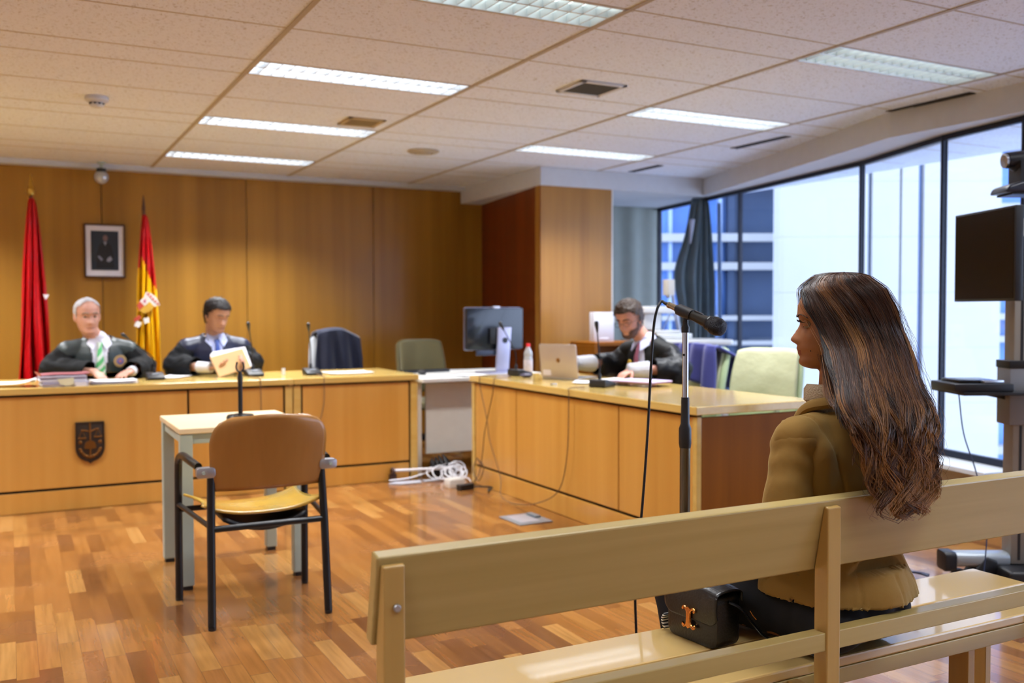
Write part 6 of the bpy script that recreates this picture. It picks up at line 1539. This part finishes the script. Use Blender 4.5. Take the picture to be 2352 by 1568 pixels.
# eyebrows, lashes, mole
bw = mat('brow_brown', '#2a1a12', 0.7)
for sd in (-1, 1):
    bm = bmesh.new(); tube(bm, spline([M4 @ (Vector((sd*x, y, z))*0.99) for x, y, z in ((0.011, 0.0835, 0.017), (0.024, 0.0815, 0.0225), (0.036, 0.0745, 0.022), (0.046, 0.063, 0.015))], 5), [0.0022]*16, 8, True, (1, 0.5)); mesh_obj('eyebrow', bm, bw, r)
    bm = bmesh.new()
    for k in range(11):
        x = 0.018+0.022*k/10; y0 = 0.0735-0.0045*((k-4)/5)**2*0.6
        tube(bm, spline([M4 @ (Vector((sd*x, y0-0.001, 0.0035))*0.99), M4 @ (Vector((sd*(x+0.001), y0+0.0055, 0.0045))*0.99), M4 @ (Vector((sd*(x+0.002), y0+0.0095, 0.0095))*0.99)], 3), [0.0005]*7, 5)
    mesh_obj('eyelashes', bm, mat('lash_black', '#0a0808', 0.5), r)
bm = bmesh.new(); ellipsoid(bm, M4 @ (Vector((-0.040, 0.052, -0.066))*0.99), (0.0016,)*3, None, 8, 6); mesh_obj('mole', bm, mat('mole', '#2c1810', 0.6), r)

# jacket of tan velvet
def velvet():
    M = mat('tan_velvet', '#8a6a34', 0.85, sheen=0.6, spec=0.2, vary=(6, 0.16), bump=(26, 0.12)); b = M.node_tree.nodes['Principled BSDF']
    b.inputs['Sheen Roughness'].default_value = 0.35; b.inputs['Sheen Tint'].default_value = lin('#d8c48a'); return M
vel = velvet()
bm = bmesh.new()
ellipsoid(bm, (0, -0.03, 0.86), (0.158, 0.112, 0.175)); ellipsoid(bm, (0, -0.035, 0.72), (0.142, 0.108, 0.17)); ellipsoid(bm, (0, -0.03, 0.60), (0.172, 0.135, 0.13))
for k, sd in enumerate((-1, 1)):
    capsule(bm, base+Vector((sd*0.045, -0.012, -0.014)), S[k]+Vector((0, -0.012, 0.0)), 0.056, 0.058, 16)
    ellipsoid(bm, S[k]+Vector((-sd*0.03, -0.025, -0.07)), (0.062, 0.080, 0.11))
# flared peplum
lathe(bm, [(0.10, 0.10), (0.150, 0.10), (0.168, 0.06), (0.184, 0.02), (0.192, -0.02), (0.10, -0.02)], (0, -0.005, 0.592), 32)
jk = mesh_obj('jacket', bm, vel, r); bake(jk, [('REMESH', 0.0065), ('SMOOTH', 7)])
me = jk.data
for v in me.vertices:
    p = v.co; n = v.normal
    d = 0.0045*mnoise.noise(Vector((p.x*8, p.y*8, p.z*14))) + 0.003*mnoise.noise(Vector((p.x*22, p.y*22, p.z*9)))
    # seams: centre back, two shaped back seams, waist tuck
    if p.y < 0:
        for xs0 in (0.0, -0.085, 0.085):
            xs1 = xs0*(1.0+0.35*(abs(p.z-0.72)/0.2)) if xs0 else 0.0
            d -= 0.004*math.exp(-((p.x-xs1)/0.004)**2)
    if p.z < 0.66: d += 0.007*math.sin(math.atan2(p.y, p.x)*7+1.0)*(0.66-p.z)/0.08
    v.co = p + n*d
me.update()
nkc = base+Vector((0, 0.01, 0.055))
cut(jk, lambda p: (p-nkc).length < 0.070 or (p.y > 0.03 and abs(p.x) < max(0, 0.05*(p.z-0.72)/0.25) and p.z > 0.72) or p.z < 0.580)
bake(jk, [('SOLID', 0.006)])
# collar and lapel roll
bm = bmesh.new()
tube(bm, spline([(-0.035, 0.085, 0.86), (-0.062, 0.07, 0.96), (-0.070, 0.03, 1.025), (-0.055, -0.03, 1.045), (0, -0.058, 1.05), (0.055, -0.03, 1.045), (0.070, 0.03, 1.025), (0.062, 0.07, 0.96), (0.035, 0.085, 0.86)], 6), 0.013, 10, True, (1.0, 1.5))
tube(bm, spline([(-0.125, 0.055, 0.985), (-0.10, 0.066, 0.99), (-0.07, 0.075, 0.95)], 5), 0.007, 8)
mesh_obj('jacket_collar', bm, vel, r)
for k, sd in enumerate((-1, 1)):
    E_, W = Vector(elw[k]), Vector(wrw[k]); q = S[k]+Vector((sd*0.0, -0.014, -0.005))
    bm = bmesh.new(); ellipsoid(bm, q+Vector((sd*0.004, 0, -0.004)), (0.054, 0.060, 0.058)); capsule(bm, q+(E_-q)*0.05, E_, 0.056, 0.050, 20); capsule(bm, E_, E_.lerp(W, 0.92), 0.054, 0.042, 20)
    sl = mesh_obj('sleeve', bm, vel, r); bake(sl, [('REMESH', 0.006), ('SMOOTH', 3)])
    ax = (E_-q).normalized()
    for v in sl.data.vertices:
        p = v.co; t = (p-q).dot(ax); a = math.atan2(p.y-q.y, p.x-q.x)
        d = 0.0022*math.sin(t*95+2.4*math.sin(a*1.3+sd)+1.6*math.sin(t*23))*min(1, max(0, t/0.05))*(0.4+0.6*abs(math.sin(a))) + 0.002*mnoise.noise(p*30)
        v.co = p+v.normal*d
    dW = (W-E_).normalized(); cp2 = E_.lerp(W, 0.94); cut(sl, lambda p: (p-cp2).dot(dW) > 0); bake(sl, [('SOLID', 0.005)])
    # armhole seam
    bm = bmesh.new(); ring = []
    for j in range(29):
        a = 2*PI*j/28; ring.append(q + Vector((-sd*0.022+sd*0.004*math.cos(a), 0.062*math.cos(a), -0.028+0.078*math.sin(a))))
    tube(bm, ring, 0.0035, 6); mesh_obj('armhole_seam', bm, vel, r)
# pocket flap at the hip
bm = bmesh.new(); grid(bm, lambda u, v: (-0.178+0.012*u, 0.075-0.11*u, 0.675-0.03*u-0.055*v), 8, 5); o = mesh_obj('pocket_flap', bm, vel, r); bake(o, [('SOLID', 0.006)])
# cream roll-neck under the hair
bm = bmesh.new(); hn = M4 @ Vector((0, -0.015, -0.10)); ax = (hn-base).normalized()
lathe(bm, [(0.050, -0.02), (0.058, -0.01), (0.060, 0.02), (0.057, 0.045), (0.066, 0.052), (0.067, 0.080), (0.060, 0.092), (0.050, 0.092), (0.046, 0.08), (0.046, -0.02)], base+Vector((0, 0.010, 0.010)), 36, ax)
o = mesh_obj('roll_neck', bm, mat('cream_knit', '#b4a48a', 0.9, bump=(240, 0.5)), r)
bm = bmesh.new(); ellipsoid(bm, (0, 0.03, 0.87), (0.10, 0.08, 0.14)); mesh_obj('sweater', bm, bpy.data.materials['cream_knit'], r)
# dark trousers
bm = bmesh.new(); ellipsoid(bm, (0, -0.02, 0.550), (0.168, 0.132, 0.10)); 
for sd in (-1, 1):
    capsule(bm, (sd*0.085, 0.0, 0.540), (sd*0.145, 0.40, 0.53), 0.086, 0.066, 18); capsule(bm, (sd*0.145, 0.40, 0.53), (sd*0.17, 0.28, 0.10), 0.066, 0.05, 16)
    ellipsoid(bm, (sd*0.088, -0.045, 0.535), (0.090, 0.105, 0.085))
o = mesh_obj('trousers', bm, mat('dark_jeans', '#0a0e16', 0.85), r); bake(o, [('REMESH', 0.009), ('SMOOTH', 3)]); wrinkle(o, 0.004, (18, 18, 18))
for sd in (-1, 1):
    bm = bmesh.new(); capsule(bm, (sd*0.17, 0.27, 0.045), (sd*0.175, 0.41, 0.037), 0.043, 0.035, 14); o = mesh_obj('shoe', bm, M_['blackleather'], r)

def clamp(root, fn, skip=()):
    for o_ in root.children_recursive:
        if o_.type != 'MESH' or any(o_.name.startswith(k) for k in skip): continue
        for v in o_.data.vertices:
            q = fn(v.co.copy(), o_.name)
            if q is not None: v.co = q
        o_.data.update()
def wseat(p, nm):
    pw = Matrix.Rotation(wrot, 3, 'Z') @ p; X, Y = pw.x+WX, pw.y+WY; ch_ = False
    if 0.44 < p.z+0.1 and p.z < 0.452 and p.z > 0.38 and 1.6 < Y < 2.0: p.z = 0.452; ch_ = True
    yb = (1.570-0.197*(p.z-0.704)+0.005) if 0.655 < p.z < 0.90 else (1.542 if 0.5 < p.z <= 0.58 else None)
    if yb and Y < yb and not nm.startswith('hair'):
        q = Matrix.Rotation(-wrot, 3, 'Z') @ Vector((X-WX, yb-WY, p.z)); return q
    return p if ch_ else None
clamp(r, wseat)
# ---- long hair: thousands of strands, as one mesh -----------------------------
def hair_mat():
    M = bpy.data.materials.new('brown_hair'); M.use_nodes = True; n = M.node_tree; b = n.nodes['Principled BSDF']
    at = n.nodes.new('ShaderNodeAttribute'); at.attribute_name = 'strand'; at.attribute_type = 'GEOMETRY'
    n.links.new(at.outputs['Color'], b.inputs['Base Color']); b.inputs['Roughness'].default_value = 0.38; b.inputs['Specular IOR Level'].default_value = 0.38
    b.inputs['Coat Weight'].default_value = 0.1; b.inputs['Coat Roughness'].default_value = 0.3; return M
hm_ = hair_mat()
# frame of the hair: B = back of the head, A = to her left ear side (toward camera), Z up   (world vectors turned into her local frame)
Rl = Matrix.Rotation(-wrot, 3, 'Z')
Fv = Rl @ Vector((math.cos(fdir), math.sin(fdir), 0)); Bv = -Fv; Av = Vector((0, 0, 1)).cross(Fv)   # Av: her left
hc = hl.copy()
# centre line, half extents along B (depth front-back) and A (sideways) by height below the crown
# tables: t (0 crown .. 1 tips) -> z, back extent, front extent, side extent, centre shift toward back
TZ = [(0.0, 0.129), (0.04, 0.126), (0.08, 0.118), (0.16, 0.085), (0.24, 0.040), (0.32, -0.010), (0.40, -0.06), (0.5, -0.125), (0.6, -0.19), (0.7, -0.255), (0.8, -0.32), (0.9, -0.39), (1.0, -0.445)]
TB = [(0.0, 0.028), (0.04, 0.055), (0.08, 0.085), (0.16, 0.125), (0.24, 0.150), (0.32, 0.165), (0.40, 0.182), (0.5, 0.205), (0.6, 0.232), (0.7, 0.240), (0.8, 0.240), (0.9, 0.225), (1.0, 0.205)]
TF = [(0.0, -0.020), (0.04, 0.012), (0.08, 0.040), (0.16, 0.074), (0.24, 0.072), (0.32, 0.046), (0.40, 0.025), (0.5, 0.020), (0.6, 0.014), (0.7, -0.015), (0.8, -0.045), (0.9, -0.07), (1.0, -0.105)]
TS = [(0.0, 0.004), (0.04, 0.034), (0.08, 0.055), (0.16, 0.080), (0.24, 0.090), (0.32, 0.094), (0.40, 0.098), (0.5, 0.104), (0.6, 0.110), (0.7, 0.114), (0.8, 0.112), (0.9, 0.105), (1.0, 0.09)]
TA = [(0.0, 1.0), (0.12, 1.0), (0.17, 0.88), (0.22, 0.74), (0.28, 0.62), (0.36, 0.56), (0.5, 0.53), (1.0, 0.5)]
def tb(T, x): return np.interp(x, [t[0] for t in T], [t[1] for t in T])
def hair_uv(a0, t):
    """a0 -1..1 round the head (0 = nape), t down the length -> back and side offsets"""
    s_ = np.abs(a0); ph = tb(TA, t); B_, F_2, S_ = tb(TB, t), tb(TF, t), tb(TS, t)
    g = (1-np.cos(s_*PI*ph))/(1-np.cos(PI*ph)); hh = np.sin(np.minimum(s_*PI*ph, PI))
    return B_-(B_+F_2)*g, np.sign(a0)*S_*hh, (B_-F_2)/2
rng = np.random.default_rng(5)
NST, NPT = 7500, 38
ncl = 95
cl_ang = rng.uniform(-1, 1, ncl); cl_ph = rng.uniform(0, 2*PI, ncl); cl_len = rng.uniform(0.82, 1.04, ncl); cl_amp = rng.uniform(0.014, 0.030, ncl); cl_dir = rng.choice([-1, 1], ncl); cl_tone = rng.normal(0, 1, ncl); cl_lay = rng.uniform(0.72, 1.0, ncl)
ts = np.linspace(0, 1, NPT)
Rw = np.array(Matrix.Rotation(wrot, 3, 'Z')); OFn = np.array(OF)
Zv = np.array((0, 0, 1.0)); Bn = np.array(Bv); An = np.array(Av); H0 = np.array(hc)
base_v = 0
dark = np.array(lin('#160b07')[:3]); mid = np.array(lin('#472818')[:3]); lite = np.array(lin('#a07040')[:3])
allv = np.zeros((NST, NPT, 3, 3), dtype=np.float32); allc = np.zeros((NST, NPT, 3, 4), dtype=np.float32)
for s_ in range(NST):
    k = int(rng.integers(ncl)); a0 = cl_ang[k]+rng.normal(0, 0.03); a0 = max(-1, min(1, a0))
    lay = min(1.02, cl_lay[k]+rng.normal(0, 0.03)); L = cl_len[k]*(1+rng.normal(0, 0.02))
    stray = rng.random() < 0.05
    t = ts*L; tc_ = np.clip(t, 0, 1)
    # layered cut: face-framing strands are shorter
    fr_ = abs(a0)
    L2_ = 1.0 - 0.30*max(0, (fr_-0.80)/0.20)
    t = t*L2_
    z = np.interp(t, [q[0] for q in TZ], [q[1] for q in TZ]) - np.maximum(0, t-1)*0.4
    wcl = np.clip((t-0.35)/0.5, 0, 1); wcl = 0.8*wcl*wcl*(3-2*wcl)
    a_t = a0+(cl_ang[k]*0.97-a0)*wcl; lay_c = lay+(cl_lay[k]-lay)*wcl
    uu, vv, cen = hair_uv(a_t, np.clip(t, 0, 1))
    lay_t = 1-(1-lay_c)*np.clip((t-0.1)/0.4, 0.08, 1)
    u_ = cen+(uu-cen)*lay_t; v_ = vv*lay_t
    # drift of the whole mass backwards as it falls
    g = np.clip((t-0.52)/0.48, 0, 1)**1.5
    amp = cl_amp[k]*(0.12*np.clip(t*2, 0, 1)+g)*(1.4 if stray else 1)*(1+rng.normal(0, 0.10))
    ph = cl_ph[k] + rng.normal(0, 0.22) + cl_dir[k]*(t*2*PI*4.6*(0.85+0.15*math.sin(k)))
    wav = np.sin(t*22+cl_ph[k])*0.0035*np.clip((t-0.25)*3, 0, 1)
    rs = rng.normal(0, 0.0035, 2)*(3 if stray else 1)
    pinch = np.clip((t-0.3), 0, 1)
    P = (H0 + Bn*(u_ + amp*np.cos(ph)+wav + rs[0]*pinch*2)[:, None] + An*(v_ + amp*np.sin(ph) + wav + rs[1]*pinch*2)[:, None] + Zv*(z + 0.35*amp*np.sin(ph*1.0+1))[:, None])
    if stray: P = P + (Bn*rng.normal(0, 0.010)+An*rng.normal(0, 0.010)+Zv*rng.normal(0.004, 0.006))*(np.sin(ts*PI)[:, None])
    # locks that reach the bench back fall over its near side
    Pw = P @ Rw.T + np.array((WX, WY, 0))
    yw = Pw[:, 1]; lim = 1.487 - 0.055*(1-lay) - 0.02*rng.random()
    over = np.clip((t-0.25)/0.52, 0, 1); over = over*over*(3-2*over)
    dlt = np.maximum(yw-lim, 0)*over
    kf = (1-dlt/yw)[:, None]; Pw[:, :2] *= kf; Pw[:, 2:] = 1.27+(Pw[:, 2:]-1.27)*kf
    P = (Pw-np.array((WX, WY, 0))) @ Rw
    rad = 0.0008*(1-0.5*ts) + 0.0002
    if stray: rad *= 0.45
    T_ = np.gradient(P, axis=0); T_ /= np.linalg.norm(T_, axis=1)[:, None]+1e-9
    up0 = np.array((0.3, 0.2, 0.9)); U = np.cross(T_, up0); nU = np.linalg.norm(U, axis=1)[:, None]; U = np.where(nU > 1e-3, U/(nU+1e-9), An); W_ = np.cross(T_, U)
    for q in range(3):
        a = 2*PI*q/3; allv[s_, :, q, :] = P + (U*math.cos(a)+W_*math.sin(a))*rad[:, None]
    tone = cl_tone[k]*0.8 + rng.normal(0, 0.35)
    f = np.clip(0.25 + 0.28*tone + 0.55*np.clip((t-0.35)/0.65, 0, 1), 0, 1)
    col = np.where(f[:, None] < 0.5, dark+(mid-dark)*(f[:, None]*2), mid+(lite-mid)*((f[:, None]-0.5)*2))
    allc[s_, :, :, :3] = col[:, None, :]; allc[s_, :, :, 3] = 1
verts = allv.reshape(-1, 3)
idx = np.arange(NST*NPT*3).reshape(NST, NPT, 3)
quads = []
for q in range(3):
    q2 = (q+1) % 3
    quads.append(np.stack([idx[:, :-1, q], idx[:, :-1, q2], idx[:, 1:, q2], idx[:, 1:, q]], axis=-1).reshape(-1, 4))
quads = np.concatenate(quads)
me = bpy.data.meshes.new('hair'); me.vertices.add(len(verts)); me.vertices.foreach_set('co', verts.ravel())
me.loops.add(quads.size); me.loops.foreach_set('vertex_index', quads.ravel().astype(np.int32))
me.polygons.add(len(quads)); me.polygons.foreach_set('loop_start', np.arange(0, quads.size, 4, dtype=np.int32))
try: me.polygons.foreach_set('loop_total', np.full(len(quads), 4, dtype=np.int32))
except Exception: pass
me.polygons.foreach_set('use_smooth', [True]*len(quads))
at = me.color_attributes.new('strand', 'FLOAT_COLOR', 'POINT'); at.data.foreach_set('color', allc.reshape(-1))
me.update(calc_edges=True); me.validate(); me.materials.append(hm_)
ho = bpy.data.objects.new('hair', me); link(ho, r)
# dense under-layer so that no scalp shows
def under(u, v):
    t = v*0.66; a0 = (u*2-1)*0.985; uu, vv, cen = hair_uv(a0 if a0 else 1e-6, t)
    lay = 0.97-0.06*min(1, t/0.3)-0.25*max(0, t-0.3)
    p = H0 + Bn*float(cen+(uu-cen)*lay) + An*float(vv)*lay + Zv*(float(tb(TZ, t))-0.004)
    return tuple(p)
bm = bmesh.new(); grid(bm, under, 48, 40); o = mesh_obj('hair_underlayer', bm, mat('hair_dark_brown', '#26160f', 0.5, vary=(90, 0.4)), r); bake(o, [('SOLID', 0.004)])
